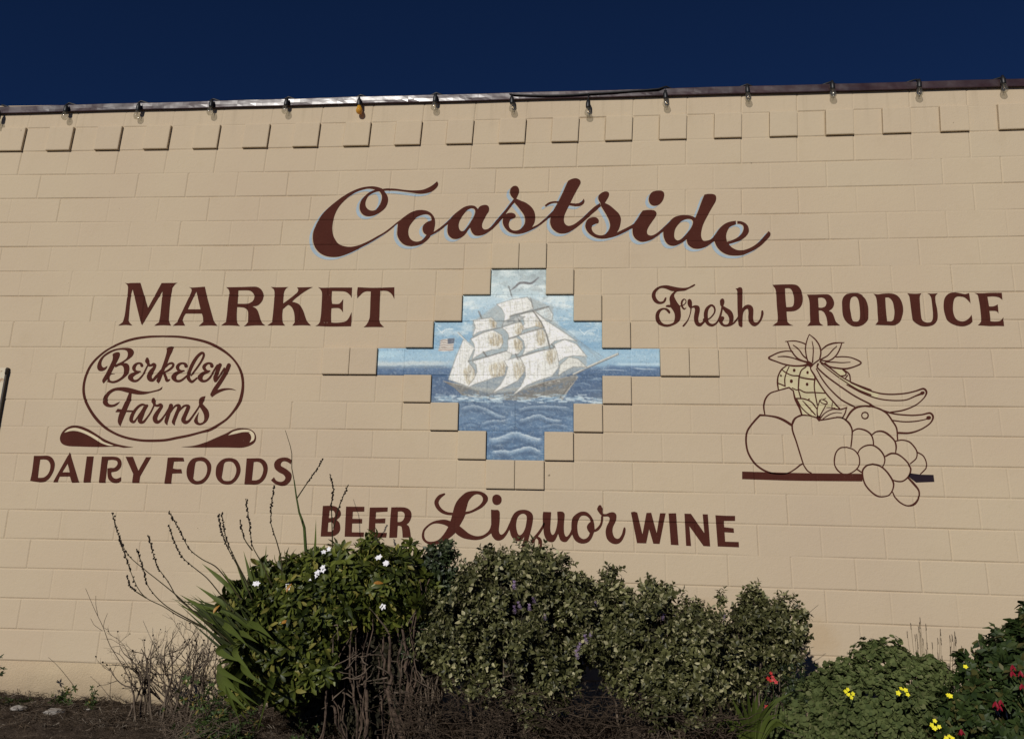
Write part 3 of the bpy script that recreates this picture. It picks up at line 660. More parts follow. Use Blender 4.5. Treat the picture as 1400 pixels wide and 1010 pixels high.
grapesb|H|520,120,14 570,85,16 640,80,20 710,115,22 780,185,18 800,250,20 795,320,14
grapesb|H|680,365,18 740,335,20 810,340,18 880,385,16 940,450,18 968,520,20 940,600,18 880,650,16 820,655,16 760,640,14
grapesb|H|530,455,16 460,475,18 415,530,20 420,620,18 450,700,18 520,780,18 590,825,18 660,830,14 720,810,14 760,750,16 770,680,20 740,610,20 680,530,18 610,475,18 530,455,16
grapesb|H|935,610,20 1000,680,26 1060,760,20 1060,840,20 1010,915,26 930,935,16 850,900,16 790,840,16 760,780,14
grapesb|H|800,190,14 870,180,14 950,200,16 1010,260,16 1040,320,16 1030,390,14 965,450,14
grapesb|H|1045,320,14 1110,360,14 1145,430,14 1145,500,14 1080,570,14
grapesb|H|350,515,16 400,550,16
shelf|F|35,888c 35,968c 600,985 1312,992c 1318,912c 700,905
shelfd|H|960,560c 1080,577c 1230,580c 1240,660c 1030,668c 940,600c
yellow|E|270,395 220,430 190,500 185,600 195,645 300,618 345,650 400,800 440,900 600,940 700,830 830,835 700,690 570,490 530,420 480,395 400,395
yellow|G|20,190 100,250 200,330 350,410 490,460 510,420 400,380 240,310 100,225
yellow|E|790,420 870,430 905,470 880,495 840,495
'''
ZN = {'a': (420, 240, 8.417), 'b': (530, 240, 8.417), 'c': (650, 240, 8.417), 'd': (780, 240, 8.417), 'e': (920, 240, 8.417),
      'f': (160, 380, 14), 'g': (235, 380, 14), 'h': (300, 380, 14), 'i': (365, 380, 14), 'j': (445, 380, 14), 'k': (885, 380, 14),
      'l': (955, 380, 14), 'm': (1050, 380, 14), 'n': (1140, 380, 11.667), 'o': (1260, 380, 11.667), 'p': (125, 465, 14),
      'q': (210, 465, 11.667), 'r': (130, 520, 14), 's': (200, 520, 14), 't': (35, 610, 11.667), 'u': (145, 610, 11.667),
      'v': (215, 610, 11.667), 'w': (290, 610, 11.667), 'x': (435, 680, 10), 'y': (570, 665, 11.667), 'z': (670, 665, 11.667),
      'A': (760, 665, 11.667), 'B': (860, 690, 8.75), 'C': (75, 450, 5.944), 'D': (215, 450, 5.944), 'E': (1040, 450, 7.767),
      'F': (1010, 530, 7.767), 'G': (1130, 480, 7.2125), 'H': (1130, 580, 8.417)}

def crom(P, closed, step=1.1):
    """Catmull-Rom through P (rows of x, y, ...)"""
    P = np.asarray(P, float)
    n = len(P)
    out = []
    for i in range(n if closed else n - 1):
        p1, p2 = P[i], P[(i + 1) % n]
        p0 = P[(i - 1) % n] if (closed or i > 0) else 2 * p1 - p2
        p3 = P[(i + 2) % n] if (closed or i + 2 < n) else 2 * p2 - p1
        m = max(1, int(round(np.hypot(*(p2 - p1)[:2]) / step)))
        for k in range(m):
            t = k / m
            # centripetal-ish: damp tangents on uneven spacing
            d = np.hypot(*(p2 - p1)[:2]) + 1e-9
            m1 = (p2 - p0) * 0.5; m2 = (p3 - p1) * 0.5
            l1 = np.hypot(*m1[:2]); l2 = np.hypot(*m2[:2])
            if l1 > d: m1 = m1 * d / l1
            if l2 > d: m2 = m2 * d / l2
            out.append((2*t**3 - 3*t*t + 1) * p1 + (t**3 - 2*t*t + t) * m1 + (-2*t**3 + 3*t*t) * p2 + (t**3 - t*t) * m2)
    if not closed: out.append(P[-1])
    return np.array(out)

def outline(pts, corners):
    n = len(pts)
    ci = [i for i in range(n) if corners[i]]
    if not ci: return crom(pts, True)
    out = []
    for k, i in enumerate(ci):
        j = ci[(k + 1) % len(ci)]
        seq = [pts[i]]
        q = i
        while True:
            q = (q + 1) % n
            seq.append(pts[q])
            if q == j: break
        out.append(crom(seq, False)[:-1])
    return np.concatenate(out)

def inside_poly(P, Q):
    x, y = P[:, 0, None], P[:, 1, None]
    x1, y1 = Q[:, 0], Q[:, 1]
    x2, y2 = np.roll(x1, -1), np.roll(y1, -1)
    up = (y1 <= y) & (y2 > y)
    dn = (y1 > y) & (y2 <= y)
    cr = (x2 - x1) * (y - y1) - (x - x1) * (y2 - y1)
    return ((up & (cr > 0)).sum(1) != (dn & (cr < 0)).sum(1))

def inside_brush(P, C):
    best = np.zeros(len(P), bool)
    for a, b in zip(C[:-1], C[1:]):
        d = b[:2] - a[:2]
        t = np.clip(((P - a[:2]) @ d) / (d @ d + 1e-9), 0, 1)
        q = a[:2] + t[:, None] * d
        best |= np.hypot(*(P - q).T) < (a[2] + t * (b[2] - a[2])) * .5
    return best

def brush_outline(C):
    T = np.gradient(C[:, :2], axis=0)
    T /= np.maximum(np.hypot(*T.T)[:, None], 1e-9)
    N = np.stack([-T[:, 1], T[:, 0]], -1)
    L = C[:, :2] + N * C[:, 2:3] * .5
    R = C[:, :2] - N * C[:, 2:3] * .5
    def cap(c, t, r):
        a0 = math.atan2(t[1], t[0])
        return [c + r * np.array([math.cos(a0 + x), math.sin(a0 + x)]) for x in np.linspace(math.pi / 2, -math.pi / 2, 7)[1:-1]]
    return np.array(list(L) + cap(C[-1, :2], T[-1], C[-1, 2] * .5) + list(R[::-1]) + cap(C[0, :2], -T[0], C[0, 2] * .5))

def parse():
    signs = {}
    cur = 'COASTSIDE'
    for ln in TR.strip().splitlines():
        if ln.startswith('='):
            cur = ln[1:].strip()
            continue
        nm, zone, body = ln.split('|')
        kind = 'P'
        if nm.endswith('-'): kind, nm = 'H', nm[:-1]
        elif len(nm) > 1 and nm.endswith('b'): kind, nm = 'B', nm[:-1]
        ox, oy, s = ZN[zone]
        pts, cor = [], []
        for tok in body.split():
            c = tok.endswith('c')
            v = [float(t) for t in tok.rstrip('c').split(',')]
            pts.append([ox + v[0] / s, oy + v[1] / s] + ([v[2] / s] if len(v) > 2 else []))
            cor.append(c)
        if kind == 'B':
            if len(pts) == 2: C = np.array(pts)
            else: C = crom(np.array(pts), False)
            shp = ('B', C)
        else:
            shp = (kind, outline(np.array(pts), cor))
        L = signs.setdefault(cur, [])
        if L and L[-1][0] == nm: L[-1][1].append(shp)
        else: L.append((nm, [shp]))
    return signs

def in_shapes(P, shapes, off=(0, 0)):
    Q = P - np.array(off)
    r = np.zeros(len(P), bool)
    for k, s in shapes:
        if k == 'P': r |= inside_poly(Q, s)
        elif k == 'B': r |= inside_brush(Q, s)
    for k, s in shapes:
        if k == 'H': r &= ~inside_poly(Q, s)
    return r

def paint_mesh(name, loops, test, mat, parent, lift):
    """fill what test() says is paint with triangles that follow the joints of the wall"""
    V, E, kr_all = [], [], []
    for L in loops:
        K, R = px2kr(L)
        n = len(V)
        P = np.stack([K * PK, R * PR], -1)
        V += [Vector(p) for p in P]
        m_ = len(P)
        E += [(n + i, n + (i + 1) % m_) for i in range(m_)]
        kr_all.append(np.stack([K, R], -1))
    kr = np.concatenate(kr_all)
    k0, r0 = kr.min(0) - .02
    k1, r1 = kr.max(0) + .02
    for r in range(int(math.floor(r0)), int(math.ceil(r1)) + 1):
        for d in (-JW / PR, 0, JW / PR):
            if r0 < r + d < r1:
                # split long lines so hdep() can wander
                ks = np.linspace(k0, k1, max(2, int((k1 - k0) / .4) + 2))
                n = len(V)
                V += [Vector((k * PK, (r + d) * PR)) for k in ks]
                E += [(n + i, n + i + 1) for i in range(len(ks) - 1)]
        for j in JO.get(r, []):
            for d in (-JW / PK, 0, JW / PK):
                if k0 < j + d < k1:
                    a, b = max(r0, r + JW / PR), min(r1, r + 1 - JW / PR)
                    if b > a:
                        n = len(V)
                        V += [Vector(((j + d) * PK, a * PR)), Vector(((j + d) * PK, b * PR))]
                        E.append((n, n + 1))
    res = delaunay_2d_cdt(V, E, [], 0, 1e-6)
    vo = np.array([tuple(p) for p in res[0]])
    fo = np.array([tuple(t) for t in res[2]])
    if len(fo) == 0: return None
    c = vo[fo].mean(1)
    X, Z = kr2w(c[:, 0] / PK, c[:, 1] / PR)
    px = to_px(np.stack([X, np.zeros(len(X)), Z], -1))
    fo = fo[test(px)]
    used, inv = np.unique(fo, return_inverse=True)
    K, R = vo[used, 0] / PK, vo[used, 1] / PR
    X, Z = kr2w(K, R)
    Y = wall_y(K, R) - lift
    T = inv.reshape(-1, 3)
    P = np.stack([X, Y, Z], -1)
    nrm = np.cross(P[T[:, 1]] - P[T[:, 0]], P[T[:, 2]] - P[T[:, 0]])[:, 1]
    T[nrm > 0] = T[nrm > 0][:, ::-1]
    return mesh_obj(name, P, T, mat, parent)

SIGNS = parse()
def loops_of(shapes, off=(0, 0)):
    out = []
    for k, s in shapes:
        L = brush_outline(s) if k == 'B' else s
        out.append(L[:, :2] + np.array(off))
    return out

def build_sign(keys, name, label, cat='painted sign', halo=False):
    allpts = np.concatenate([s[:, :2] for k in keys for _, sh in SIGNS[k] for _, s in sh])
    c = at(*allpts.mean(0))
    root = tag(empty(name, (c.x, 0, c.z)), label, cat)
    i = 0
    for k in keys:
        for nm, sh in SIGNS[k]:
            lift = 0.0021 + 0.00015 * (i % 2)
            if nm == 'yellow': mat, pn, lift = M_YELL, 'yellow_fill', 0.0014
            elif nm == 'shelfd': mat, pn = M_BLACKP, 'shelf_end'
            else: mat, pn = M_BROWN, (nm if len(nm) > 2 else 'letter')
            if nm.startswith('spoon'):
                pn = 'spoon'
                hs = [('P', s) for q, s in sh if q == 'H']
                paint_mesh('spoon_highlight', loops_of(hs), lambda P: in_shapes(P, hs), M_SPH, root, 0.0014)
            if halo:
                offs = [(-2.2, 1.7), (-3.4, 2.7), (-4.7, 3.8)]
                near = (-1.1, 0.9)
                lp = loops_of(sh) + loops_of(sh, near)
                for o_ in offs: lp += loops_of(sh, o_)
                def tst(P, sh=sh):
                    r = np.zeros(len(P), bool)
                    for o_ in offs: r |= in_shapes(P, sh, o_)
                    return r & ~in_shapes(P, sh) & ~in_shapes(P, sh, near)
                paint_mesh('letter_edging', lp, tst, M_BLUEP, root, 0.0014 + 0.0001 * (i % 2))
            paint_mesh(pn, loops_of(sh), lambda P: in_shapes(P, sh), mat, root, lift)
            i += 1
    return root

M_SPH = paint_material('cream_highlight_paint', (0.66, 0.56, 0.38))
build_sign(['COASTSIDE'], 'painted_sign', 'largest dark brown script word with pale blue edging, highest on the block wall', halo=True)
build_sign(['MARKET'], 'painted_sign', 'dark brown serif capitals MARKET on the wall left of the ship mural')
build_sign(['FRESH'], 'painted_sign', 'small brown script word Fresh with a yellow patch inside its s')
build_sign(['PRODUCE'], 'painted_sign', 'dark brown serif capitals PRODUCE at the right end of the wall')
build_sign(['LOGO', 'BERKELEY', 'FARMS'], 'painted_sign', 'brown oval dairy logo with two lines of script above two drop shaped spoons')
build_sign(['DAIRY', 'FOODS'], 'painted_sign', 'brown capitals DAIRY FOODS beneath the oval logo')
build_sign(['BEER'], 'painted_sign', 'brown block capitals BEER partly hidden by the flowering shrub')
build_sign(['LIQUOR'], 'painted_sign', 'flowing brown script word Liquor below the ship mural')
build_sign(['WINE'], 'painted_sign', 'brown block capitals WINE right of the script word Liquor')
build_sign(['FRUIT'], 'painted_drawing', 'brown line drawing of fruit with pineapple, bananas and grapes on a brown shelf', 'painted drawing')

# ------------------------------------------------------------------ ship mural
MX0, MY0, MW, MH, MS = 510, 356, 400, 280, 2
cv = np.zeros((MH * MS, MW * MS, 3))
nr = np.random.RandomState(8)
def vnoise(sx, sy, seed=0, octs=3):
    """smooth value noise over the canvas; sx, sy = cell size in photo pixels"""
    R = np.random.RandomState(seed)
    out = np.zeros(cv.shape[:2]); amp = 1; tot = 0
    for o in range(octs):
        cx_, cy_ = max(sx / 2 ** o, .6), max(sy / 2 ** o, .6)
        gx, gy = int(MW / cx_) + 3, int(MH / cy_) + 3
        g = R.rand(gy, gx)
        x = (np.arange(MW * MS) / MS) / cx_; y = (np.arange(MH * MS) / MS) / cy_
        xi, yi = x.astype(int), y.astype(int)
        fx, fy = x - xi, y - yi
        fx = fx * fx * (3 - 2 * fx); fy = fy * fy * (3 - 2 * fy)
        a_ = g[yi][:, xi] * (1 - fx) + g[yi][:, xi + 1] * fx
        b_ = g[yi + 1][:, xi] * (1 - fx) + g[yi + 1][:, xi + 1] * fx
        out += amp * (a_ * (1 - fy[:, None]) + b_ * fy[:, None]); tot += amp; amp *= .6
    return out / tot
YY, XX = np.mgrid[0:MH * MS, 0:MW * MS] / MS
XX = XX + MX0; YY = YY + MY0
def lay(mask, col):
    global cv
    cv = cv * (1 - mask[..., None]) + np.asarray(col, float) * mask[..., None]
def sm(x, a, b):
    t = np.clip((x - a) / (b - a), 0, 1)
    return t * t * (3 - 2 * t)
def lerp3(t, stops):
    out = np.zeros(t.shape + (3,))
    xs_ = [s[0] for s in stops]
    for c in range(3): out[..., c] = np.interp(t, xs_, [s[1][c] for s in stops])
    return out
n1, n2, n3 = vnoise(26, 9, 1), vnoise(9, 5, 2), vnoise(3, 2.2, 3, 2)
yv = YY + (n1 - .5) * 8
cv[:] = lerp3(yv, [(360, (150, 170, 178)), (398, (166, 188, 198)), (412, (158, 187, 206)), (440, (120, 163, 194)), (470, (104, 152, 190)),
                   (488, (132, 172, 200)), (500, (118, 158, 190)), (504, (72, 105, 148)), (514, (58, 90, 134)), (540, (66, 92, 130)), (552, (80, 108, 142)),
                   (570, (78, 112, 152)), (600, (70, 108, 152)), (630, (74, 112, 152))])
# clouds and scumbled brushwork
cl = sm(n1, .5, .75) * sm(-YY, -500, -420)
lay(cl * .75, (196, 208, 212))
lay(sm(n2, .55, .8) * sm(-YY, -500, -440) * .5, (205, 214, 216))
lay(sm(vnoise(14, 8, 5), .5, .72) * sm(-YY, -404, -398) * .4, (132, 142, 146))
lay(sm(vnoise(9, 7, 15), .55, .75) * sm(XX, 715, 735) * sm(-XX, -775, -750) * sm(-YY, -436, -420) * .45, (125, 138, 145))
# left sky band brightness and the grey line of cloud over the horizon
lay(sm(-np.abs(YY - 497 - (n2 - .5) * 5), -5, -1) * sm(-XX, -640, -590) * .8, (176, 186, 190))
lay(sm(-np.abs(YY - 502 - (n2 - .5) * 4), -3, -.5) * sm(-XX, -640, -590) * .7, (104, 124, 146))
lay(sm(-np.abs(YY - 484), -7, -2) * sm(-XX, -560, -530) * .5, (160, 196, 214))
lay(sm(-np.abs(YY - 498), -3, -.5) * sm(XX, 838, 850) * .5, (186, 208, 220))
# sea below the horizon
sea = sm(YY, 502, 504.5)
lay(sea * sm(n2, .45, .75) * .45, (44, 74, 116))
lay(sea * sm(n3, .6, .85) * .30, (140, 158, 175))
lay(sm(YY, 540, 556) * sm(-XX, -660, -592) * sm(-YY, -556, -545) * .5, (104, 118, 128))
lay(sea * sm(XX, 800, 824) * sm(YY, 520, 550) * .45, (92, 106, 120))

def seg_d(x0, y0, x1, y1, Xs, Ys):
    dx, dy = x1 - x0, y1 - y0
    t = np.clip(((Xs - x0) * dx + (Ys - y0) * dy) / (dx * dx + dy * dy + 1e-9), 0, 1)
    return np.hypot(Xs - x0 - t * dx, Ys - y0 - t * dy), t
def crop(pts, pad):
    p = np.asarray(pts, float)
    x0, y0 = np.floor((p[:, :2].min(0) - pad - (MX0, MY0)) * MS).astype(int)
    x1, y1 = np.ceil((p[:, :2].max(0) + pad - (MX0, MY0)) * MS).astype(int)
    return slice(max(y0, 0), max(min(y1, MH * MS), 0)), slice(max(x0, 0), max(min(x1, MW * MS), 0))
def stroke(pts, w, col, a_=1.0, z=None, smooth=True, taper=False):
    """brush stroke; pts in zoom coordinates z = (ox, oy, scale)"""
    p = np.array(pts, float).reshape(-1, 2)
    if z: p = p / z[2] + np.array(z[:2])
    if smooth and len(p) > 2: p = crom(p, False, 2.0)
    sl = crop(p, w + 1.5)
    Xs, Ys = XX[sl], YY[sl]
    if Xs.size == 0: return
    best = np.full(Xs.shape, 9e9); tt = np.zeros(Xs.shape)
    for i in range(len(p) - 1):
        d, t = seg_d(*p[i], *p[i + 1], Xs, Ys)
        s = d < best
        best[s] = d[s]; tt[s] = (i + t[s]) / (len(p) - 1)
    hw = w / 2 * (np.sin(np.pi * np.clip(tt, .04, .96)) ** .5 if taper else 1)
    mk = np.clip(hw + .45 - best, 0, .9) / .9 * a_
    cv[sl] = cv[sl] * (1 - mk[..., None]) + np.array(col, float) * mk[..., None]
def polym(pts, z=None, smooth=False, soft=.6):
    p = np.array(pts, float).reshape(-1, 2)
    if z: p = p / z[2] + np.array(z[:2])
    if smooth: p = crom(p, True, 2.0)
    m_ = np.zeros(XX.shape)
    sl = crop(p, 2)
    Xs, Ys = XX[sl], YY[sl]
    P = np.stack([Xs.ravel(), Ys.ravel()], -1)
    ins = inside_poly(P, p).reshape(Xs.shape)
    best = np.full(Xs.shape, 9e9)
    for i in range(len(p)):
        d, _ = seg_d(*p[i], *p[(i + 1) % len(p)], Xs, Ys)
        best = np.minimum(best, d)
    sd = np.where(ins, best, -best)
    m_[sl] = np.clip(sd / soft + .5, 0, 1)
    return m_, p
Z5 = (580, 390, 5.0)
Z3 = (500, 350, 3.3333)
# hull
hm, hp = polym([130,655, 220,672, 300,690, 470,712, 650,700, 850,652, 1040,612, 1052,628, 1010,690, 960,745, 938,786, 900,768, 800,762, 700,786, 560,784, 400,772, 260,752, 205,700], Z5)
lay(hm, (118, 116, 112))
lay(hm * sm(n2, .45, .7) * .5, (92, 92, 94))
bm_, _ = polym([210,700, 330,715, 480,722, 650,715, 850,690, 1000,650, 940,705, 760,735, 560,770, 420,768, 280,745], Z5)
lay(bm_ * .55 * sm(n3, .25, .6), (78, 104, 136))
bm_, _ = polym([560,690, 700,660, 690,690, 640,700, 580,712], Z5); lay(bm_ * .8, (66, 96, 140))
for k in range(26):
    x = 160 + k * 30; y = 668 + 40 * math.sin((x - 160) / 800 * 2.9) - max(0, x - 560) * .085
    stroke([x, y, x + 14, y + nr.uniform(-5, 5)], .9, (206, 200, 186) if k % 3 else (120, 84, 60), .8, Z5)
stroke([130,655, 300,690, 470,712, 650,702, 850,655, 1040,612], 1.0, (160, 150, 136), .9, Z5)
stroke([150,664, 300,697, 470,719, 650,709, 850,664], .7, (86, 76, 70), .7, Z5)
stroke([1048,625, 1000,690, 940,785], 1.6, (168, 160, 148), .9, Z5)
stroke([1035,640, 985,700, 925,775], 1.2, (84, 82, 82), .8, Z5)
stroke([1020,610, 1120,560, 1220,515, 1322,470], 3.2, (98, 96, 96), .9, Z5)
stroke([1020,606, 1120,556, 1220,511, 1320,468], 1.8, (196, 192, 182), .95, Z5)
# rigging
G = (112, 116, 120)
for p in ([750,175, 900,275, 1060,385, 1225,490], [1040,380, 1120,440, 1200,518], [860,240, 1000,330, 1200,500], [975,545, 1110,560], [600,75, 640,200], [380,180, 430,300, 480,470],
          [640,215, 640,600], [640,600, 620,480, 640,230], [860,440, 900,640], [330,430, 360,600, 380,690], [420,460, 470,690]):
    stroke(p, .55, G, .65, Z5)
sm_m, _ = polym([1040,385, 1225,492, 1110,560, 1060,470], Z5); lay(sm_m * .25, (150, 168, 180))

sm_m, _ = polym([330,250, 500,130, 720,80, 880,150, 880,240, 1040,380, 1110,490, 1110,560, 920,640, 860,640, 660,720, 460,740, 290,700, 165,645, 215,480, 330,360], Z5, False, 3.0)
lay(sm_m * (.6 + .35 * n3), (150, 158, 160))
def sail(pts, fold=0, ochre=None, base=(216, 216, 213)):
    m_, p = polym(pts, Z5, False)
    lay(m_, base)
    c = p.mean(0)
    # canvas modelling: soft grey towards one edge, pencil-like seams
    x0, y0 = p.min(0); x1, y1 = p.max(0)
    t = (XX - x0) / max(x1 - x0, 1)
    lay(m_ * sm(t + (n2 - .5) * .6, .55, 1.05) * .38, (172, 173, 171))
    lay(m_ * sm(n3, .5, .8) * .30, (168, 166, 160))
    lay(m_ * sm(vnoise(5, 9, 21, 2), .56, .74) * .35, (226, 226, 222))
    if ochre is not None:
        om, op = polym(ochre, Z5, True, 3.0)
        keep = cv.copy()
        ox0, oy0 = op.min(0); ox1, oy1 = op.max(0)
        for q_ in range(int((ox1 - ox0) * 3.2)):
            xx = nr.uniform(ox0, ox1); ya = nr.uniform(oy0, oy1 - 2); yb = min(oy1, ya + nr.uniform(3, 11))
            stroke([xx, ya, xx + nr.uniform(-.6, 1.6), (ya + yb) / 2, xx + nr.uniform(-1, 1.2), yb], nr.uniform(.5, 1.0), [(176, 154, 108), (140, 116, 80), (196, 176, 136), (112, 96, 78)][q_ % 4], .55)
        cv[:] = keep * (1 - (om * m_)[..., None]) + cv * (om * m_)[..., None]
        om = om * .35
        lay(om * m_ * (.15 + .6 * sm(vnoise(1.4, 8, 33, 2), .42, .62)), (174, 154, 112))
        lay(om * m_ * sm(vnoise(1.2, 10, 34, 2), .55, .7) * .5, (128, 106, 76))
    q = np.concatenate([p, p[:1]])
    for i in range(0, len(q) - 1):
        stroke(np.array([q[i], q[i + 1]]).ravel(), .75, (118, 112, 106), .75, None, False)
    for k in range(int((x1 - x0) * (y1 - y0) / 22)):
        a0_, b0_ = nr.uniform(x0, x1), nr.uniform(y0, y1)
        pq = np.array([[a0_, b0_], [a0_ + nr.uniform(-.8, 1.8), b0_ + nr.uniform(3, 8)]])
        if inside_poly(pq, p).all(): stroke(pq.ravel(), nr.uniform(.35, .8), [(172, 168, 160), (224, 224, 220), (150, 144, 136)][k % 3], .5, None, False)
    for k in range(1, 4):
        fy_ = y0 + (y1 - y0) * k / 4
        pp = np.array([[x0 + (x1 - x0) * u_, fy_ + math.sin(u_ * 3.14) * 2.2 - (u_ - .5) * (y1 - y0) * .22] for u_ in np.linspace(.02, .98, 9)])
        pp = pp[inside_poly(pp, p)]
        if len(pp) >= 2: stroke(pp.ravel(), .5, (150, 144, 138), .55)
    for k in range(fold):
        s0 = (k + 1) / (fold + 1)
        xa = x0 + (x1 - x0) * s0
        pts_ = []
        for v_ in np.linspace(.06, .94, 6):
            pts_ += [xa + math.sin(v_ * 3.1) * (x1 - x0) * .05, y0 + (y1 - y0) * v_]
        pp = np.array(pts_).reshape(-1, 2)
        ok = inside_poly(pp, p)
        pp = pp[ok]
        if len(pp) >= 2: stroke(pp.ravel(), .45, (146, 142, 136), .7)

sail([760,178, 850,150, 880,200, 870,242, 815,222], 0, None, (176, 190, 196))
sail([495,130, 600,97, 705,82, 735,120, 745,160, 690,180, 640,192, 592,205, 582,240, 545,246, 552,200, 530,160], 2)
sail([650,205, 700,188, 762,180, 800,230, 812,292, 760,280, 700,296, 658,312, 686,262, 676,225], 2, [770,220, 800,230, 810,290, 760,300])
sail([530,290, 600,266, 662,250, 682,290, 660,330, 620,352, 580,372, 575,335, 556,308], 1, [625,255, 665,252, 680,290, 650,335, 622,320])
sail([640,340, 720,312, 802,290, 832,330, 852,412, 780,430, 705,460, 672,482, 690,425, 680,380], 3, [770,300, 805,295, 830,350, 820,400, 775,410, 765,350])
sail([570,372, 630,356, 670,382, 676,430, 640,470, 555,475, 575,425], 2, [615,362, 665,375, 672,430, 635,450, 610,410])
sail([335,240, 400,230, 460,220, 497,255, 490,292, 430,304, 370,320, 332,346, 350,290], 3, [440,225, 490,255, 488,290, 460,280])
sail([318,366, 400,320, 470,306, 530,340, 540,390, 520,432, 460,440, 400,460, 350,490, 328,505, 346,440, 340,400], 4, [440,330, 520,335, 538,400, 460,410])
sail([545,245, 640,210, 690,215, 640,250, 530,280], 0, None, (132, 140, 146))
sail([268,370, 342,432, 300,520, 345,580, 350,620, 300,690, 215,660, 165,642, 188,575, 222,480], 6, [270,580, 330,540, 345,620, 300,680, 280,640])
sail([330,520, 440,488, 560,450, 600,470, 560,560, 548,615, 470,632, 420,650, 350,672, 288,702, 340,640, 362,590, 355,545], 5, [445,550, 540,520, 555,600, 470,630])
sail([545,515, 640,490, 690,530, 686,590, 640,650, 560,692, 463,737, 520,680, 556,620, 572,560], 4, [620,530, 685,530, 680,600, 640,650, 615,600])
sail([655,492, 780,452, 902,420, 912,470, 920,560, 872,620, 780,650, 702,682, 650,722, 598,757, 660,690, 692,622, 690,560], 5, [840,450, 905,440, 900,500, 860,540, 835,500])
sail([745,170, 830,240, 930,305, 1042,382, 960,368, 890,380, 860,412, 842,340, 802,250], 2)
sail([888,402, 960,370, 1040,402, 1112,486, 1020,480, 960,492, 920,520, 908,460], 1)
sail([928,545, 990,490, 1050,502, 1112,560, 1020,555, 950,592, 915,620], 1, None, (200, 200, 194))
D_ = (96, 92, 90)
for p, w_ in (([585,215, 720,178, 850,145], 1.5), ([580,362, 700,325, 812,292], 1.2), ([300,520, 430,485, 560,450], 1.1), ([640,490, 760,455, 885,430], 1.1), ([320,365, 420,318, 540,285], .9),
              ([742,175, 800,255, 832,330, 862,440], 1.4), ([372,178, 392,225], 1.8), ([728,90, 745,160], 1.1), ([575,5, 600,74], 1.1), ([640,225, 655,252], 1.2), ([405,455, 425,485], 2.0), ([625,470, 640,505], 2.0), ([870,400, 890,425], 1.6)):
    stroke(p, w_, D_, .85, Z5)
stroke([230,325, 285,380, 342,432], 1.6, (190, 190, 186), .95, Z5)
stroke([236,322, 292,378], .6, D_, .7, Z5)
# pennant and ensign
stroke([657,158, 680,142, 700,124, 725,122, 755,124, 788,98], 3.4, (96, 92, 98), .9, Z3, taper=True)
stroke([655,140, 662,182], .8, (96, 100, 104), .8, Z3)
fm, _ = polym([112,372, 160,364, 210,362, 200,410, 196,448, 130,452, 95,448, 108,410], Z5); lay(fm, (190, 182, 174))
for k in range(5):
    y = 378 + k * 16
    stroke([108 - k * 2, y + 3, 135, y - 4, 165, y + 2, 200, y - 3], 1.0, (122, 84, 74), .75, Z5)
fm, _ = polym([158,364, 208,362, 204,396, 162,402], Z5); lay(fm * .9, (70, 82, 106))
# gulls, foam, waves
for gx, gy in ((1095, 335), (122, 325)):
    stroke([gx - 35, gy - 35, gx - 10, gy - 8, gx, gy], .8, (210, 222, 228), .9, Z5)
    stroke([gx, gy, gx + 20, gy - 22, gx + 75, gy - 28], .8, (210, 222, 228), .9, Z5)
stroke([1150,290, 1190,300, 1185,345, 1160,380], .7, (196, 212, 222), .6, Z5)
for k in range(230):
    x = nr.uniform(592, 822); y = 545 + nr.normal() * 2.6 + (3 if x > 700 else 0) - 4.5 * math.exp(-((x - 765) / 26) ** 2)
    stroke([x, y, x + nr.uniform(3, 12), y + nr.uniform(-1.6, 1.6)], nr.uniform(.6, 1.8), [(200, 216, 224), (168, 192, 208), (110, 150, 182)][k % 3], .6)
for k in range(150):
    r_ = nr.randint(3)
    y = [nr.uniform(553, 588), nr.uniform(592, 626), nr.uniform(505, 545)][r_]
    x = [nr.uniform(630, 780), nr.uniform(666, 742), nr.choice([nr.uniform(776, 820), nr.uniform(524, 600)])][r_]
    L = nr.uniform(8, 30)
    stroke([x, y, x + L * .5, y - nr.uniform(0, 3), x + L, y + nr.uniform(-1, 2)], nr.uniform(.6, 2.0), [(128, 158, 186), (50, 82, 124), (96, 130, 164), (58, 92, 136)][k % 4], .5, taper=True)
def wave(pts, h, w_=1.0, z=Z3):
    """crest line with light falling away below it and a dark trough"""
    p = crom(np.array(pts, float).reshape(-1, 2) / z[2] + np.array(z[:2]), False, 1.0)
    o_ = np.argsort(p[:, 0]); yc = np.interp(XX, p[o_, 0], p[o_, 1], left=1e4, right=1e4)
    d = YY - yc + (n3 - .5) * 2.0
    ends = sm(XX, p[:, 0].min(), p[:, 0].min() + 8) * sm(-XX, -p[:, 0].max(), -p[:, 0].max() + 8)
    lay(np.clip(np.where(d < 0, sm(d, -1.0, 0), np.exp(-np.maximum(d, 0) / h)), 0, 1) * ends * w_ * (.55 + .5 * n2), (204, 216, 222))
    lay(np.exp(-((d - h * 2.6) / h) ** 2) * ends * .5, (44, 72, 110))
    lay(np.exp(-((d + h * .9) / (h * .6)) ** 2) * ends * .45, (44, 72, 112))
for p, h_, w_ in (([555,832, 600,828, 640,814, 680,800, 720,812, 770,828, 812,832], 4.2, .95), ([565,893, 610,885, 660,888, 700,878, 745,868, 780,880, 808,893], 3.0, .9), ([575,862, 610,858, 640,862], 2, .4),
                  ([430,698, 460,684, 500,680, 560,700, 600,722, 650,738], 2.6, .6), ([690,750, 740,735, 790,722, 830,738, 900,752], 2.4, .75), ([520,765, 570,750, 620,748, 655,742], 1.8, .6), ([690,700, 750,684, 830,682, 935,690], 2.0, .6),
                  ([435,775, 480,765, 520,775], 1.8, .3), ([800,775, 860,765, 935,778], 1.8, .4)):
    wave(p, h_, w_)
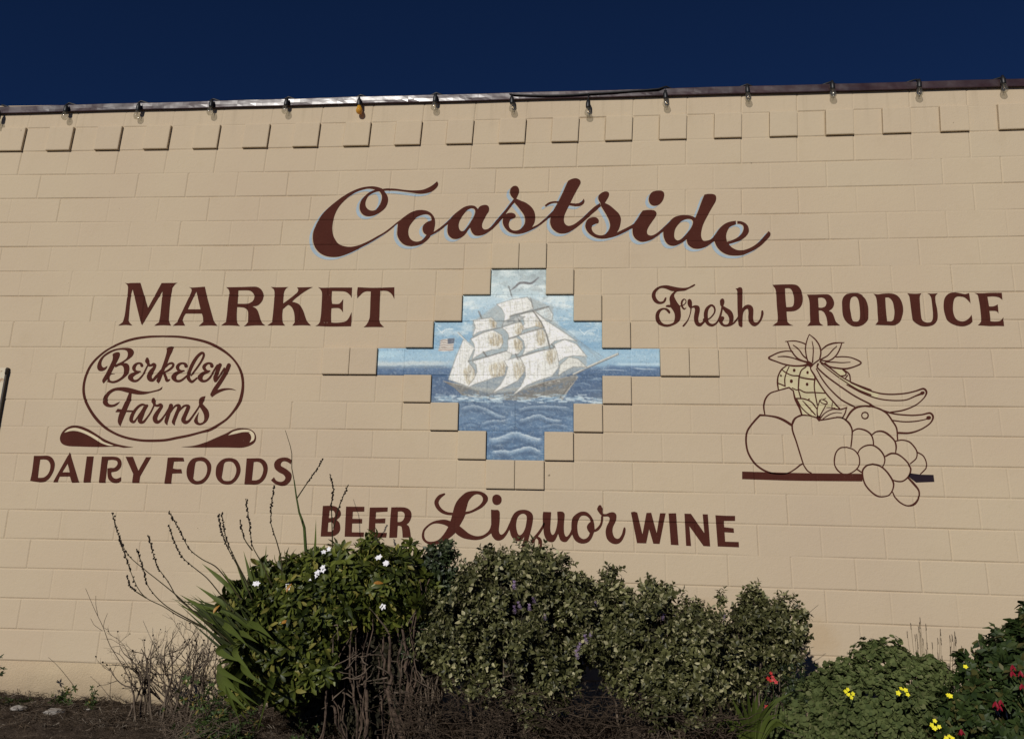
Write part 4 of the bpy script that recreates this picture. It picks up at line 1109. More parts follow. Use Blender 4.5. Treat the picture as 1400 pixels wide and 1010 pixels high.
for p, w_ in (([1215,510, 1270,515, 1325,516], 1.4), ([1060,520, 1120,518, 1190,522], 1.0)): stroke(p, w_, (196, 212, 222), .7, Z3, taper=True)
stroke([686,690, 684,790], .8, (40, 60, 90), .6, Z3)
lay(sm(vnoise(1.5, 1.5, 55, 2), .62, .8) * .22, (230, 232, 230))
lay(sm(vnoise(1.3, 1.3, 56, 2), .64, .8) * .25, (70, 76, 84))

grey = cv.mean(2, keepdims=True)
warm = np.stack([grey[..., 0] * 1.02, grey[..., 0] * 1.0, grey[..., 0] * .95], -1)
cv = (cv * .70 + warm * .30) * np.array([1.0, 1.008, .995])
lin = cv / 255.0
lin = np.where(lin > .04045, ((lin + .055) / 1.055) ** 2.4, lin / 12.92) / 0.74
lin = np.clip(lin, 0, .88)

a = NT('mural_paint', 0.62, 0.3)
ca = a.n('ShaderNodeVertexColor', layer_name='paint')
a.color(a.mix(a.ramp(a.noise(140, 3, 0.6), [(0.60, 0.0), (0.72, 0.22)]), ca.outputs['Color'], (0.3, 0.3, 0.28)))
a.nrm(a.bump(a.noise(34, 4, 0.65), 0.0034, 0.6, a.bump(a.noise(95, 3, 0.7), 0.0018, 0.6)))
M_MUR = a.m
c = at(708, 495)
mural = tag(empty('ship_mural', (c.x, 0, c.z)), 'blue and white painted mural of a sailing ship filling the stepped recess of blocks', 'mural')
for r, (a0, b0) in MUR.items():
    js = [j for j in JO[r] if a0 - .01 <= j <= b0 + .01]
    for ja, jb in zip(js[:-1], js[1:]):
        nK = int(84 * (jb - ja)) + 1
        e = JW / PK; er = JW / PR
        ks = np.unique(np.round(np.concatenate([np.linspace(ja + e, jb - e, nK), [ja, jb]]), 6))
        rs = np.unique(np.round(np.concatenate([np.linspace(r + er, r + 1 - er, 42), [r, r + 1]]), 6))
        K, R = np.meshgrid(ks, rs)
        X, Z = kr2w(K.ravel(), R.ravel())
        # recess grooves kept shallow: the mural paint half fills them
        Kc = np.clip(K.ravel(), ja + 1e-5, jb - 1e-5); Rc = np.clip(R.ravel(), r + 1e-4, r + 1 - 1e-4)
        Y = wall_y(Kc, Rc) * .6
        P = np.stack([X, Y, Z], -1)
        px = to_px(np.stack([X, np.zeros(len(X)), Z], -1))
        xi = np.clip(((px[:, 0] - MX0) * MS), 0, MW * MS - 2); yi = np.clip(((px[:, 1] - MY0) * MS), 0, MH * MS - 2)
        x0, y0 = xi.astype(int), yi.astype(int)
        fx, fy = (xi - x0)[:, None], (yi - y0)[:, None]
        C4 = (lin[y0, x0] * (1 - fx) + lin[y0, x0 + 1] * fx) * (1 - fy) + (lin[y0 + 1, x0] * (1 - fx) + lin[y0 + 1, x0 + 1] * fx) * fy
        nk, nr_ = len(ks), len(rs)
        F = [(j * nk + i, (j + 1) * nk + i, (j + 1) * nk + i + 1, j * nk + i + 1) for j in range(nr_ - 1) for i in range(nk - 1)]
        o = mesh_obj('painted_block', P, F, M_MUR, mural)
        at_ = o.data.color_attributes.new('paint', 'FLOAT_COLOR', 'POINT')
        at_.data.foreach_set('color', np.concatenate([C4, np.ones((len(C4), 1))], 1).ravel())

# ------------------------------------------------------------------ festoon lights along the coping
def tube(pts, r, n=6, r2=None):
    pts = [Vector(p) for p in pts]
    V, F = [], []
    up = Vector((0.13, 0.31, 0.94))
    for i, p in enumerate(pts):
        t = (pts[min(i + 1, len(pts) - 1)] - pts[max(i - 1, 0)])
        if t.length < 1e-9: t = Vector((0, 0, 1))
        t.normalize()
        s = t.cross(up)
        if s.length < .05: s = t.cross(Vector((1, 0, 0)))
        s.normalize(); q = t.cross(s)
        rr = r if r2 is None else r + (r2 - r) * i / max(len(pts) - 1, 1)
        for k in range(n):
            a_ = 2 * math.pi * k / n
            V.append(p + (s * math.cos(a_) + q * math.sin(a_)) * rr)
    for i in range(len(pts) - 1):
        for k in range(n):
            F.append((i * n + k, i * n + (k + 1) % n, (i + 1) * n + (k + 1) % n, (i + 1) * n + k))
    F.append(tuple(range(n))[::-1]); F.append(tuple(range((len(pts) - 1) * n, len(pts) * n)))
    return V, F
def lathe(prof, n=14, c=(0, 0, 0)):
    V, F = [], []
    for r_, z in prof:
        for k in range(n):
            a_ = 2 * math.pi * k / n
            V.append((c[0] + r_ * math.cos(a_), c[1] + r_ * math.sin(a_), c[2] + z))
    for i in range(len(prof) - 1):
        for k in range(n):
            F.append((i * n + k, i * n + (k + 1) % n, (i + 1) * n + (k + 1) % n, (i + 1) * n + k))
    return V, F
def join(parts):
    V, F = [], []
    for v, f in parts:
        n = len(V)
        V += list(v); F += [tuple(q + n for q in t) for t in f]
    return V, F
def loc(vf, p):
    return [(v[0] - p[0], v[1] - p[1], v[2] - p[2]) for v in vf[0]], vf[1]

a = NT('black_rubber', 0.45, 0.4); a.color((0.012, 0.012, 0.013)); M_RUB = a.m
def thin_glass(name, tint, face, edge, fog):
    """thin blown glass: see-through in front, denser at the rim, a mirror of its surroundings on top"""
    a = NT(name, 0.08, 0.5)
    tr = a.n('ShaderNodeBsdfTransparent'); tr.inputs[0].default_value = (*tint, 1)
    gl = a.n('ShaderNodeBsdfGlossy'); gl.inputs['Roughness'].default_value = 0.06
    df = a.n('ShaderNodeBsdfDiffuse'); df.inputs[0].default_value = (*fog, 1)
    lw = a.n('ShaderNodeLayerWeight'); lw.inputs['Blend'].default_value = 0.35
    m1 = a.n('ShaderNodeMixShader'); m2 = a.n('ShaderNodeMixShader')
    a.l(a.ramp(lw.outputs['Facing'], [(0.0, face), (0.55, face * 1.6), (0.85, edge)]), m1.inputs[0])
    a.l(tr.outputs[0], m1.inputs[1]); a.l(df.outputs[0], m1.inputs[2])
    m2.inputs[0].default_value = 0.10
    a.l(m1.outputs[0], m2.inputs[1]); a.l(gl.outputs[0], m2.inputs[2])
    a.l(m2.outputs[0], a.t.nodes['Material Output'].inputs[0])
    return a.m
M_GLASS = thin_glass('clear_bulb_glass', (0.93, 0.93, 0.90), 0.10, 0.85, (0.26, 0.24, 0.19))
M_AMB = thin_glass('amber_bulb_glass', (0.85, 0.55, 0.15), 0.55, 0.8, (0.70, 0.36, 0.04))
a = NT('filament_wire', 0.35, 0.5); a.b.inputs['Metallic'].default_value = 0.8; a.color((0.55, 0.42, 0.25)); M_FIL = a.m
BD = -0.047                                     # the bulbs hang this far out from the wall
hooks = [(-2, 151), (92, 142), (191, 139), (290, 136), (393, 134.5), (492, 132), (595.5, 131), (700, 128), (804, 127), (911, 119.5), (1022.5, 117), (1137, 113), (1253, 111), (1371.5, 105), (1492, 101)]
globes = [(-4, 168), (88.3, 159.5), (187.5, 158), (287.5, 153), (390.5, 151), (490.3, 151), (594.5, 146), (699.5, 148.5), (804, 154), (910, 142), (1022.5, 134), (1139, 129), (1258, 127), (1373, 122), (1494, 118)]
lab = ['clear festoon bulb in black socket at the far left end of the cord',
       'clear festoon bulb, first whole one from the left end of the coping',
       'clear festoon bulb above the M of MARKET under the coping',
       'clear festoon bulb above the A and R of MARKET under the coping',
       'clear festoon bulb under the coping, next left of the amber bulb',
       'amber festoon bulb, the only coloured one, in front of shiny coping',
       'clear festoon bulb under the coping, next right of the amber bulb',
       'clear festoon bulb left of the sagging length of cord',
       'clear festoon bulb hanging lowest, from the sagging middle of the cord',
       'clear festoon bulb right of the sagging cord, above the i of the big script word',
       'clear festoon bulb above the tail of the big script word',
       'clear festoon bulb above the R of PRODUCE under the dark coping',
       'clear festoon bulb above the U of PRODUCE under the dark coping',
       'clear festoon bulb at the far right end of the cord', 'clear festoon bulb past the right edge of the view']
sock_v = lathe([(.003, .036), (.0065, .034), (.0085, .024), (.0128, .016), (.0142, .004), (.0142, -.022), (.0128, -.026), (.0, -.026)], 14)
bulb_v = lathe([(.0108, -.018), (.0112, -.030), (.0150, -.042), (.0195, -.054), (.0205, -.063), (.0185, -.073), (.0125, -.081), (.0055, -.0845), (.0, -.085)], 16)
fil_v = join([tube([(0, 0, -.024), (0, 0, -.046)], .0022, 5), tube([(0, 0, -.044), (-.006, 0, -.062)], .0006, 4), tube([(0, 0, -.044), (.006, 0, -.062)], .0006, 4), tube([(-.006, 0, -.062), (0, .003, -.058), (.006, 0, -.062)], .0006, 4)])
sock_v = ([(x * 1.25, y * 1.25, z * 1.2) for x, y, z in sock_v[0]], sock_v[1])
bulb_v = ([(x * 1.25, y * 1.25, z * 1.2) for x, y, z in bulb_v[0]], bulb_v[1])
fil_v = ([(x * 1.25, y * 1.25, z * 1.2) for x, y, z in fil_v[0]], fil_v[1])
me_s = me_b = me_f = me_a = None
cord_pts = []
for i, ((hx, hy), (gx, gy)) in enumerate(zip(hooks, globes)):
    h = at(hx, hy, BD)
    g = at(gx, gy, BD)
    top = Vector((g.x, BD, g.z + .071))          # socket centre
    if i == 14: pass
    if i < 14:
        root = tag(empty('festoon_bulb', top), lab[i], 'light bulb', 'festoon bulbs along the coping')
        amber = i == 5
        if me_s is None:
            o = mesh_obj('socket', sock_v[0], sock_v[1], M_RUB, None, True); me_s = o.data; o.parent = root
            o = mesh_obj('bulb', bulb_v[0], bulb_v[1], M_GLASS, None, True); me_b = o.data; o.parent = root
            o2 = mesh_obj('filament', fil_v[0], fil_v[1], M_FIL, None); me_f = o2.data; o2.parent = o
        else:
            o = bpy.data.objects.new('socket', me_s); COL.objects.link(o); o.parent = root
            mb = me_b
            if amber:
                mb = me_b.copy(); mb.materials[0] = M_AMB
            o = bpy.data.objects.new('bulb', mb); COL.objects.link(o); o.parent = root
            o2 = bpy.data.objects.new('filament', me_f); COL.objects.link(o2); o2.parent = o
        root.rotation_euler = (random.Random(i).uniform(-.06, .06), random.Random(i + 50).uniform(-.08, .08), i * 1.3)
        root.rotation_euler.z = 0
        zt = max(h.z, top.z + .045)
        drop = tube([(h.x, BD + .004, zt), (h.x * .5 + g.x * .5, BD, (zt + top.z + .03) / 2), (g.x, BD, top.z + .03)], .0032, 6)
        mesh_obj('drop_cord', drop[0], drop[1], M_RUB, None, True)
        bpy.context.view_layer.update()
        dc = COL.objects[-1]
        dc.parent = root
        dc.matrix_parent_inverse = Matrix.Translation(-root.location)
    cord_pts.append(Vector((h.x, -.033 if 7 <= i <= 9 else -.012, h.z + (0.0 if 7 <= i <= 9 else .006))))
pts = []
sagl = {7: .012, 8: .004}
for i in range(len(cord_pts) - 1):
    a_, b_ = cord_pts[i], cord_pts[i + 1]
    for k in range(10):
        t = k / 10
        p = a_.lerp(b_, t)
        if i in sagl: p.z -= sagl[i] * 4 * t * (1 - t); p.y = -.033
        else:
            p.z = max(p.z, COPZ1 + .001) - .001 * math.sin(t * 3.14) if True else p.z
            e_ = min(t, 1 - t) * 10
            y_hook = (a_ if t < .5 else b_).y
            p.y = .012
            if e_ < 1: p.y = -.028 * (1 - e_) + .012 * e_
            p.z = COPZ1 + .006 + (0.004 if e_ < 1 else 0)
        pts.append(p)
pts.append(cord_pts[-1])
v, f = tube(pts, .0070, 8)
tag(mesh_obj('light_cord', v, f, M_RUB, None, True), 'thin black cord strung along the coping, sagging once near the middle', 'cord')

# ------------------------------------------------------------------ meter box at the left edge
CABY = -.030
tl = at(10.0, 502, CABY)
bx1, bz1 = tl.x, tl.z
root = tag(empty('meter_box', (bx1 - .2, 0, bz1 - .6)), 'cream painted metal cabinet with rusty hinge, cut off by the left edge', 'cabinet')
a = NT('cabinet_paint', 0.6, 0.3)
a.color(a.mix(a.ramp(a.noise(26, 4), [(0.58, 0.0), (0.66, 0.85)]), (0.60, 0.52, 0.38), (0.30, 0.13, 0.04)))
M_CAB = a.m
a = NT('shade_dark_cabinet_edge', 0.6, 0.4); a.color((0.05, 0.04, 0.03)); M_CABE = a.m  # shadow side of the cream cabinet, its shade put into the colour
v, f = box_vf(bx1 - .42, bx1 - .006, CABY + .004, .004, bz1 - .95, bz1 - .006); mesh_obj('body', v, f, M_CABE, root)
v, f = box_vf(bx1 - .42, bx1 - .010, CABY, CABY + .0035, bz1 - .95, bz1 - .004); mesh_obj('door', v, f, M_CAB, root)
v, f = box_vf(bx1 - .009, bx1 + .001, CABY + .002, .003, bz1 - .95, bz1 - .001); mesh_obj('side_flange', v, f, M_CABE, root)
for dz in (.012, .84):
    v, f = tube([(bx1 - .004, CABY - .003, bz1 - dz), (bx1 - .004, CABY - .003, bz1 - dz - .04)], .006, 8); mesh_obj('hinge', v, f, M_CABE, root, True)

# ------------------------------------------------------------------ ground
def gz(x, y):
    """bed surface: nearly level at the wall, falling to the pavement"""
    d = max(0.0, -y)
    z = -0.05 * d - 0.055 * max(0, d - 1.0) ** 1.2
    return max(z, -0.62) + .012 * math.sin(x * 3.1 + y * 4) + .008 * math.sin(x * 9.7 - y * 7)

def grid_mesh(name, x0, x1, y0, y1, nx, ny, zf, mat, kind='structure'):
    xs = np.linspace(x0, x1, nx); ys = np.linspace(y0, y1, ny)
    V = [(x, y, zf(x, y)) for y in ys for x in xs]
    F = [(j * nx + i, j * nx + i + 1, (j + 1) * nx + i + 1, (j + 1) * nx + i) for j in range(ny - 1) for i in range(nx - 1)]
    return tag(mesh_obj(name, V, F, mat, None, True), kind=kind)
a = NT('garden_soil', 0.95, 0.15)
c_ = a.mix(a.ramp(a.noise(6, 6, .65), [(0.35, 0.0), (0.65, 1.0)]), (0.040, 0.029, 0.021), (0.090, 0.066, 0.048))
c_ = a.mix(a.ramp(a.noise(70, 4, .7), [(0.55, 0.0), (0.68, .8)]), c_, (0.17, 0.135, 0.10))
a.color(c_)
a.nrm(a.bump(a.noise(90, 5, .75), .012, .9, a.bump(a.noise(18, 5, .7), .03, .8)))
M_SOIL = a.m
srng = np.random.RandomState(77)
_sn = srng.rand(420, 60)
def soil_z(x, y):
    i = int((x + 4) * 28) % 420; j = int(-y * 24) % 60
    return gz(x, y) + .040 * (_sn[i, j] - .5)
grid_mesh('soil_bed', -3, 13, -3.2, 0.0, 420, 84, soil_z, M_SOIL)
a = NT('pavement_concrete', 0.85, 0.3); a.color(a.mix(a.noise(12, 5), (0.22, 0.21, 0.19), (0.30, 0.285, 0.26))); a.nrm(a.bump(a.noise(200, 3), .001))
v, f = box_vf(-30, 40, -5.2, -3.42, -.95, -.62); tag(mesh_obj('pavement', v, f, a.m), kind='structure')
v, f = box_vf(-30, 40, -3.42, -3.2, -.95, -.60); tag(mesh_obj('kerb', v, f, a.m), kind='structure')
v, f = box_vf(-30, 40, -5.36, -5.2, -1.2, -.63); tag(mesh_obj('kerb_stone', v, f, a.m), kind='structure')
a = NT('asphalt', 0.9, 0.3); a.color(a.mix(a.noise(60, 4), (0.04, 0.04, 0.042), (0.065, 0.064, 0.062)))
v, f = box_vf(-30, 40, -16, -5.36, -1.2, -.76); tag(mesh_obj('road', v, f, a.m), kind='structure')
a = NT('far_ground', 0.95, 0.2); a.color(a.mix(a.noise(.3, 5), (0.09, 0.085, 0.05), (0.16, 0.14, 0.09)))
V = [(-900, -900, -.80), (900, -900, -.80), (900, 900, -.80), (-900, 900, -.80)]
tag(mesh_obj('ground', V, [(0, 1, 2, 3)], a.m), kind='structure')

# ------------------------------------------------------------------ planting helpers
def big_mesh(name, V, F, mat, parent=None, smooth=False, kind=None, midx=None, mats=None):
    """V (n,3) array, F (m,k) array of equal sized faces"""
    V = np.asarray(V, np.float32); F = np.asarray(F, np.int32)
    if parent is not None: V = V - np.array(parent.location, np.float32)
    me = bpy.data.meshes.new(name)
    me.vertices.add(len(V)); me.vertices.foreach_set('co', V.ravel())
    k = F.shape[1]
    me.loops.add(F.size); me.loops.foreach_set('vertex_index', F.ravel())
    me.polygons.add(len(F)); me.polygons.foreach_set('loop_start', np.arange(0, F.size, k, dtype=np.int32))
    if smooth: me.polygons.foreach_set('use_smooth', np.ones(len(F), bool))
    for m_ in (mats or [mat]): me.materials.append(m_)
    if midx is not None: me.polygons.foreach_set('material_index', np.asarray(midx, np.int32))
    me.update(calc_edges=True)
    o = bpy.data.objects.new(name, me); COL.objects.link(o)
    if parent is not None: o.parent = parent
    return tag(o, kind=kind)

def leaf_shape(L, W, fold=.25, curl=.15, seg=3, ob=1.0):
    """pointed leaf along +x, quads only"""
    V, F = [], []
    for i in range(seg + 1):
        t = i / seg
        w_ = W / 2 * (math.sin(math.pi * min(max(t ** ob * .92 + .04, 0), 1)) ** .75)
        z = -curl * L * t * t
        V += [(L * t, -w_, z + fold * w_), (L * t, 0, z), (L * t, w_, z + fold * w_)]
    for i in range(seg):
        for j in (0, 1):
            a_ = i * 3 + j
            F.append((a_, a_ + 3, a_ + 4, a_ + 1))
    return np.array(V), np.array(F)
def round_leaf(R_, n=6, cup=.2):
    """lobed round leaf made of quads around a centre"""
    V = [(0, 0, -cup * R_)]
    for k in range(2 * n):
        a_ = math.pi * k / n
        r_ = R_ * (1 if k % 2 else .84)
        V.append((r_ * math.cos(a_), r_ * math.sin(a_), 0))
    F = [(0, 1 + (2 * k) % (2 * n), 1 + (2 * k + 1) % (2 * n), 1 + (2 * k + 2) % (2 * n)) for k in range(n)]
    return np.array(V), np.array(F)
def rot_basis(d, spin):
    """rows of (m,3) directions -> (m,3,3) with z axis = d"""
    d = d / np.linalg.norm(d, axis=1, keepdims=True)
    ref = np.where(np.abs(d[:, 2:3]) > .9, np.array([[1., 0, 0]]), np.array([[0, 0, 1.]]))
    x = np.cross(ref, d); x /= np.linalg.norm(x, axis=1, keepdims=True)
    y = np.cross(d, x)
    c, s = np.cos(spin)[:, None], np.sin(spin)[:, None]
    return np.stack([x * c + y * s, -x * s + y * c, d], 2)
def stamp(base, M, T, S):
    V, F = base
    P = np.einsum('mij,vj->mvi', M, V) * S[:, None, None] + T[:, None, :]
    G = F[None] + (np.arange(len(T)) * len(V))[:, None, None]
    return P.reshape(-1, 3), G.reshape(-1, F.shape[1])
def merge(lst):
    Vs, Fs, n = [], [], 0
    for V, F in lst:
        Vs.append(V); Fs.append(F + n); n += len(V)
    return np.concatenate(Vs), np.concatenate(Fs)
def euler_m(rx, ry, rz):
    cx_, sx = math.cos(rx), math.sin(rx); cy_, sy = math.cos(ry), math.sin(ry); cz_, sz = math.cos(rz), math.sin(rz)
    X = np.array([[1, 0, 0], [0, cx_, -sx], [0, sx, cx_]]); Y = np.array([[cy_, 0, sy], [0, 1, 0], [-sy, 0, cy_]]); Z = np.array([[cz_, -sz, 0], [sz, cz_, 0], [0, 0, 1]])
    return Z @ Y @ X
def whorl(n, L, W, lift, seed, tiers=1, gap=0.0, jit=.25, seg=2, fold=.3, curl=.2, ob=1.0):
    """n leaves per tier round a short stem along +z"""
    R = random.Random(seed); out = []
    for t in range(tiers):
        for k in range(n):
            V, F = leaf_shape(L * R.uniform(.75, 1.1), W * R.uniform(.8, 1.1), fold, curl * R.uniform(.3, 1.6), seg, ob)
            up = lift + t * (1.25 - lift) / max(tiers, 1) * .7 + R.uniform(-jit, jit)
            m_ = euler_m(R.uniform(-.3, .3), -up, 2 * math.pi * (k / n) + t * math.pi / n + R.uniform(-jit, jit))
            out.append((V @ m_.T + np.array([0, 0, gap * t]), F))
    return merge(out)

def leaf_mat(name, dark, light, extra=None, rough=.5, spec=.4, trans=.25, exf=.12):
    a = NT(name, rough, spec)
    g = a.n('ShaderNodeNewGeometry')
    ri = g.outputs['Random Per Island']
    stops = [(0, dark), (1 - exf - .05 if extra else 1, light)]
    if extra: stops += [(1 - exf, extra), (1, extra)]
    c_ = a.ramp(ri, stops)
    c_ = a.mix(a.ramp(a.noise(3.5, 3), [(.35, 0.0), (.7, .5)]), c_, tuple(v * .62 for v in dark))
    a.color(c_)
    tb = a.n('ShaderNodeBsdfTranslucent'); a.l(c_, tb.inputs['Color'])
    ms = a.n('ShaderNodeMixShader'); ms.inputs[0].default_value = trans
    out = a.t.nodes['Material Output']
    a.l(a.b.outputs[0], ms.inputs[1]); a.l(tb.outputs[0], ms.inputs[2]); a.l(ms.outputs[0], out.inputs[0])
    return a.m
def wood_mat(name, c0, c1):
    a = NT(name, .9, .2); a.color(a.mix(a.ramp(a.noise(22, 5, .7), [(.35, 0.0), (.7, 1.0)]), c0, c1)); a.nrm(a.bump(a.noise(80, 4, .7), .004)); return a.m
M_HEBE = leaf_mat('hebe_leaves', (.026, .028, .008), (.150, .150, .056), (.38, .35, .19), .5, .3, .04, .15)
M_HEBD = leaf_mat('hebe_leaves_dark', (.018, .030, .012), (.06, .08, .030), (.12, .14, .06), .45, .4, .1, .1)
M_INNER = leaf_mat('shade_dark_inner_leaves', (.014, .013, .007), (.040, .034, .016), None, .7, .2, .04)  # shade inside the shrubs is put into this near-black leaf colour
M_PITT = leaf_mat('dark_glossy_leaves', (.024, .036, .006), (.155, .180, .030), (.28, .25, .06), .45, .35, .2, .09)
M_GERA = leaf_mat('soft_round_leaves', (.065, .088, .026), (.130, .155, .052), (.17, .18, .075), .75, .2, .15, .12)
M_FUCH = leaf_mat('broad_dark_leaves', (.020, .038, .010), (.060, .090, .022), (.11, .10, .03), .55, .3, .15, .08)
M_BLADE = leaf_mat('sword_leaf_green', (.040, .062, .010), (.135, .170, .030), None, .6, .25, .25)
M_BLADD = leaf_mat('sword_leaf_dull', (.022, .030, .008), (.050, .064, .016), None, .7, .2, .15)
M_WEED = leaf_mat('weed_leaves', (.030, .055, .014), (.085, .13, .03), (.25, .18, .04), .6, .3, .25, .08)
M_TWIG = wood_mat('grey_brown_twigs', (.058, .043, .031), (.19, .145, .105))
M_DTWIG = wood_mat('dark_twigs', (.020, .014, .010), (.055, .040, .028))
M_BRUSH = wood_mat('old_brown_twigs', (.024, .016, .010), (.110, .078, .053))
M_BARK = wood_mat('peeling_brown_stems', (.024, .016, .012), (.150, .105, .075))
M_STALK = wood_mat('seed_stalks', (.018, .015, .008), (.060, .050, .020))
M_GSTALK = wood_mat('green_stalk', (.035, .055, .012), (.070, .10, .025))
M_STRAW = wood_mat('dry_grass', (.13, .10, .06), (.28, .22, .14))
a = NT('white_petals', .6, .3); a.color((.82, .80, .82)); M_WHITE = a.m
a = NT('purple_petals', .6, .3); a.color(a.mix(a.noise(60), (.26, .12, .34), (.66, .54, .72))); M_PURP = a.m
a = NT('yellow_petals', .6, .3); a.color((.84, .76, .03)); M_YEL = a.m
a = NT('red_petals', .5, .3); a.color((.45, .02, .02)); M_RED = a.m
a = NT('crimson_petals', .5, .3); a.color((.24, .008, .022)); M_CRIM = a.m
a = NT('dead_flower_heads', .9, .2); a.color((.018, .012, .009)); M_DEAD = a.m

def lobe_pts(lobes, n, rs, shell=(.72, 1.04), face=.75):
    """random points in the outer shell of px-sized lobes -> positions, outward directions"""
    C, Rr = [], []
    for px, py, Y, rp in lobes:
        c = at(px, py, Y); C.append(tuple(c)); Rr.append(rp / FPX * (CAMD + Y))
    C = np.array(C); Rr = np.array(Rr)
    wgt = Rr ** 2; wgt /= wgt.sum()
    k = rs.choice(len(C), n, p=wgt)
    d = rs.normal(size=(n, 3)); d /= np.linalg.norm(d, axis=1, keepdims=True)
    flip = (d[:, 1] > 0) & (rs.rand(n) < face); d[flip, 1] *= -1
    ang = np.sin(d[:, 0] * 5 + k) * np.sin(d[:, 1] * 6 + k * 2) * np.sin(d[:, 2] * 5 + k * 3)
    rad = Rr[k] * rs.uniform(shell[0], shell[1], n) * (1 + .16 * ang)
    P = C[k] + d * rad[:, None] * np.array([1, .8, 1])
    depth = np.full(n, 9.)
    for j in range(len(C)):
        q = np.linalg.norm((P - C[j]) / np.array([1, .8, 1]), axis=1) / Rr[j]
        depth = np.minimum(depth, np.where(j == k, 9, q))
    keep = (depth > .62) & (P[:, 2] > -.12) & (P[:, 1] < -.05)
    d = d + np.array([0, -.12, .35])
    return P[keep], d[keep], k[keep]

def clump_pts(lobes, nc, per, rc, rs, shell=(.86, 1.04), fill=.3):
    """tufts of sprigs over the lobes, with gaps between the tufts, and a thinner filling behind"""
    Cp, Cd, Ck = lobe_pts(lobes, nc, rs, shell)
    n = len(Cp)
    i = np.repeat(np.arange(n), per)
    Cn = Cd / np.linalg.norm(Cd, axis=1, keepdims=True)
    dd = rs.normal(size=(len(i), 3)) * .75 + Cn[i] * 1.0
    dd /= np.linalg.norm(dd, axis=1, keepdims=True)
    r_ = rs.uniform(.55, 1.3, n)[i] * rc
    P = Cp[i] - Cn[i] * rc * .35 + dd * (r_ * rs.uniform(.45, 1.0, len(i)))[:, None]
    P2, d2, k2 = lobe_pts(lobes, int(n * per * fill), rs, (.45, .85))
    P = np.concatenate([P, P2]); dd = np.concatenate([dd, d2]); k = np.concatenate([Ck[i], k2])
    ok = (P[:, 2] > -.12) & (P[:, 1] < -.05)
    return P[ok], dd[ok], k[ok]

def foliage(root, bases, P, d, k, rs, size, mat, part, nparts=220, jit=.45):
    """stamp sprigs: the ones that show largest are parts, the rest one stuff part"""
    M = rot_basis(d + rs.normal(size=d.shape) * jit, rs.rand(len(P)) * 6.28)
    S = size * rs.uniform(.7, 1.25, len(P))
    score = -P[:, 1] * 1.0 + d[:, 2] * .15 - d[:, 1] * .3 + rs.rand(len(P)) * .25
    order = np.argsort(-score)
    which = rs.randint(len(bases), size=len(P))
    mes = []
    for V, F in bases:
        me = bpy.data.meshes.new(part); me.from_pydata(V.tolist(), [], F.tolist()); me.materials.append(mat); mes.append(me)
    loc_ = np.array(root.location)
    for i in order[:nparts]:
        o = bpy.data.objects.new(part, mes[which[i]]); COL.objects.link(o); o.parent = root
        m4 = Matrix(M[i].tolist()).to_4x4() @ Matrix.Scale(float(S[i]), 4)
        m4.translation = Vector(P[i] - loc_)
        o.matrix_local = m4
    rest = order[nparts:]
    lst = []
    for b in range(len(bases)):
        s = rest[which[rest] == b]
        if len(s): lst.append(stamp(bases[b], M[s], P[s], S[s]))
    V, F = merge(lst)
    big_mesh('foliage', V, F, mat, root, kind='stuff')

def tubes_np(paths, n=5):
    """paths: list of (pts(k,3), r0, r1) -> one quad mesh"""
    Vs, Fs, off = [], [], 0
    ang = np.arange(n) * 2 * math.pi / n
    for pts, r0, r1 in paths:
        p = np.asarray(pts, float); m_ = len(p)
        t = np.gradient(p, axis=0); t /= np.linalg.norm(t, axis=1, keepdims=True) + 1e-12
        ref = np.where(np.abs(t[:, 2:3]) > .9, np.array([[1., .2, 0]]), np.array([[.1, .2, 1.]]))
        s = np.cross(t, ref); s /= np.linalg.norm(s, axis=1, keepdims=True) + 1e-12
        q = np.cross(t, s)
        r_ = np.linspace(r0, r1, m_)[:, None, None]
        V = p[:, None] + (s[:, None] * np.cos(ang)[None, :, None] + q[:, None] * np.sin(ang)[None, :, None]) * r_
        V = V.reshape(-1, 3)
        i = np.arange(m_ - 1)[:, None] * n; k_ = np.arange(n)[None]
        F = np.stack([i + k_, i + (k_ + 1) % n, i + n + (k_ + 1) % n, i + n + k_], -1).reshape(-1, 4)
        Vs.append(V); Fs.append(F + off); off += len(V)
    return np.concatenate(Vs), np.concatenate(Fs)

def wiggle(p0, p1, n, amp, rs, bow=None):
    p0, p1 = np.array(p0, float), np.array(p1, float)
    t = np.linspace(0, 1, n)[:, None]
    p = p0 + (p1 - p0) * t
    w_ = np.cumsum(rs.normal(size=(n, 3)), 0); w_ -= w_[0]; w_ -= t * w_[-1]
    p = p + w_ * amp
    if bow is not None: p += np.array(bow) * np.sin(np.pi * t)
    return p

def branch_tree(p0, d0, L, r, lvl, rs, out, spread=.55, shrink=.68, up=.1):
    n = 4
    d0 = d0 / np.linalg.norm(d0)
    pts = [np.array(p0, float)]
    d = d0.copy()
    for i in range(n):
        d = d + rs.normal(size=3) * .16 + np.array([0, 0, up * .3]); d /= np.linalg.norm(d)
        pts.append(pts[-1] + d * L / n)
    out.append((np.array(pts), r, r * .6))
    if lvl > 0:
        for k in range(rs.randint(2, 4)):
            i = rs.randint(2, n + 1)
            dd = d + rs.normal(size=3) * spread
            dd[1] *= .8
            branch_tree(pts[i], dd, L * shrink * rs.uniform(.7, 1.2), r * .58, lvl - 1, rs, out, spread, shrink, up)

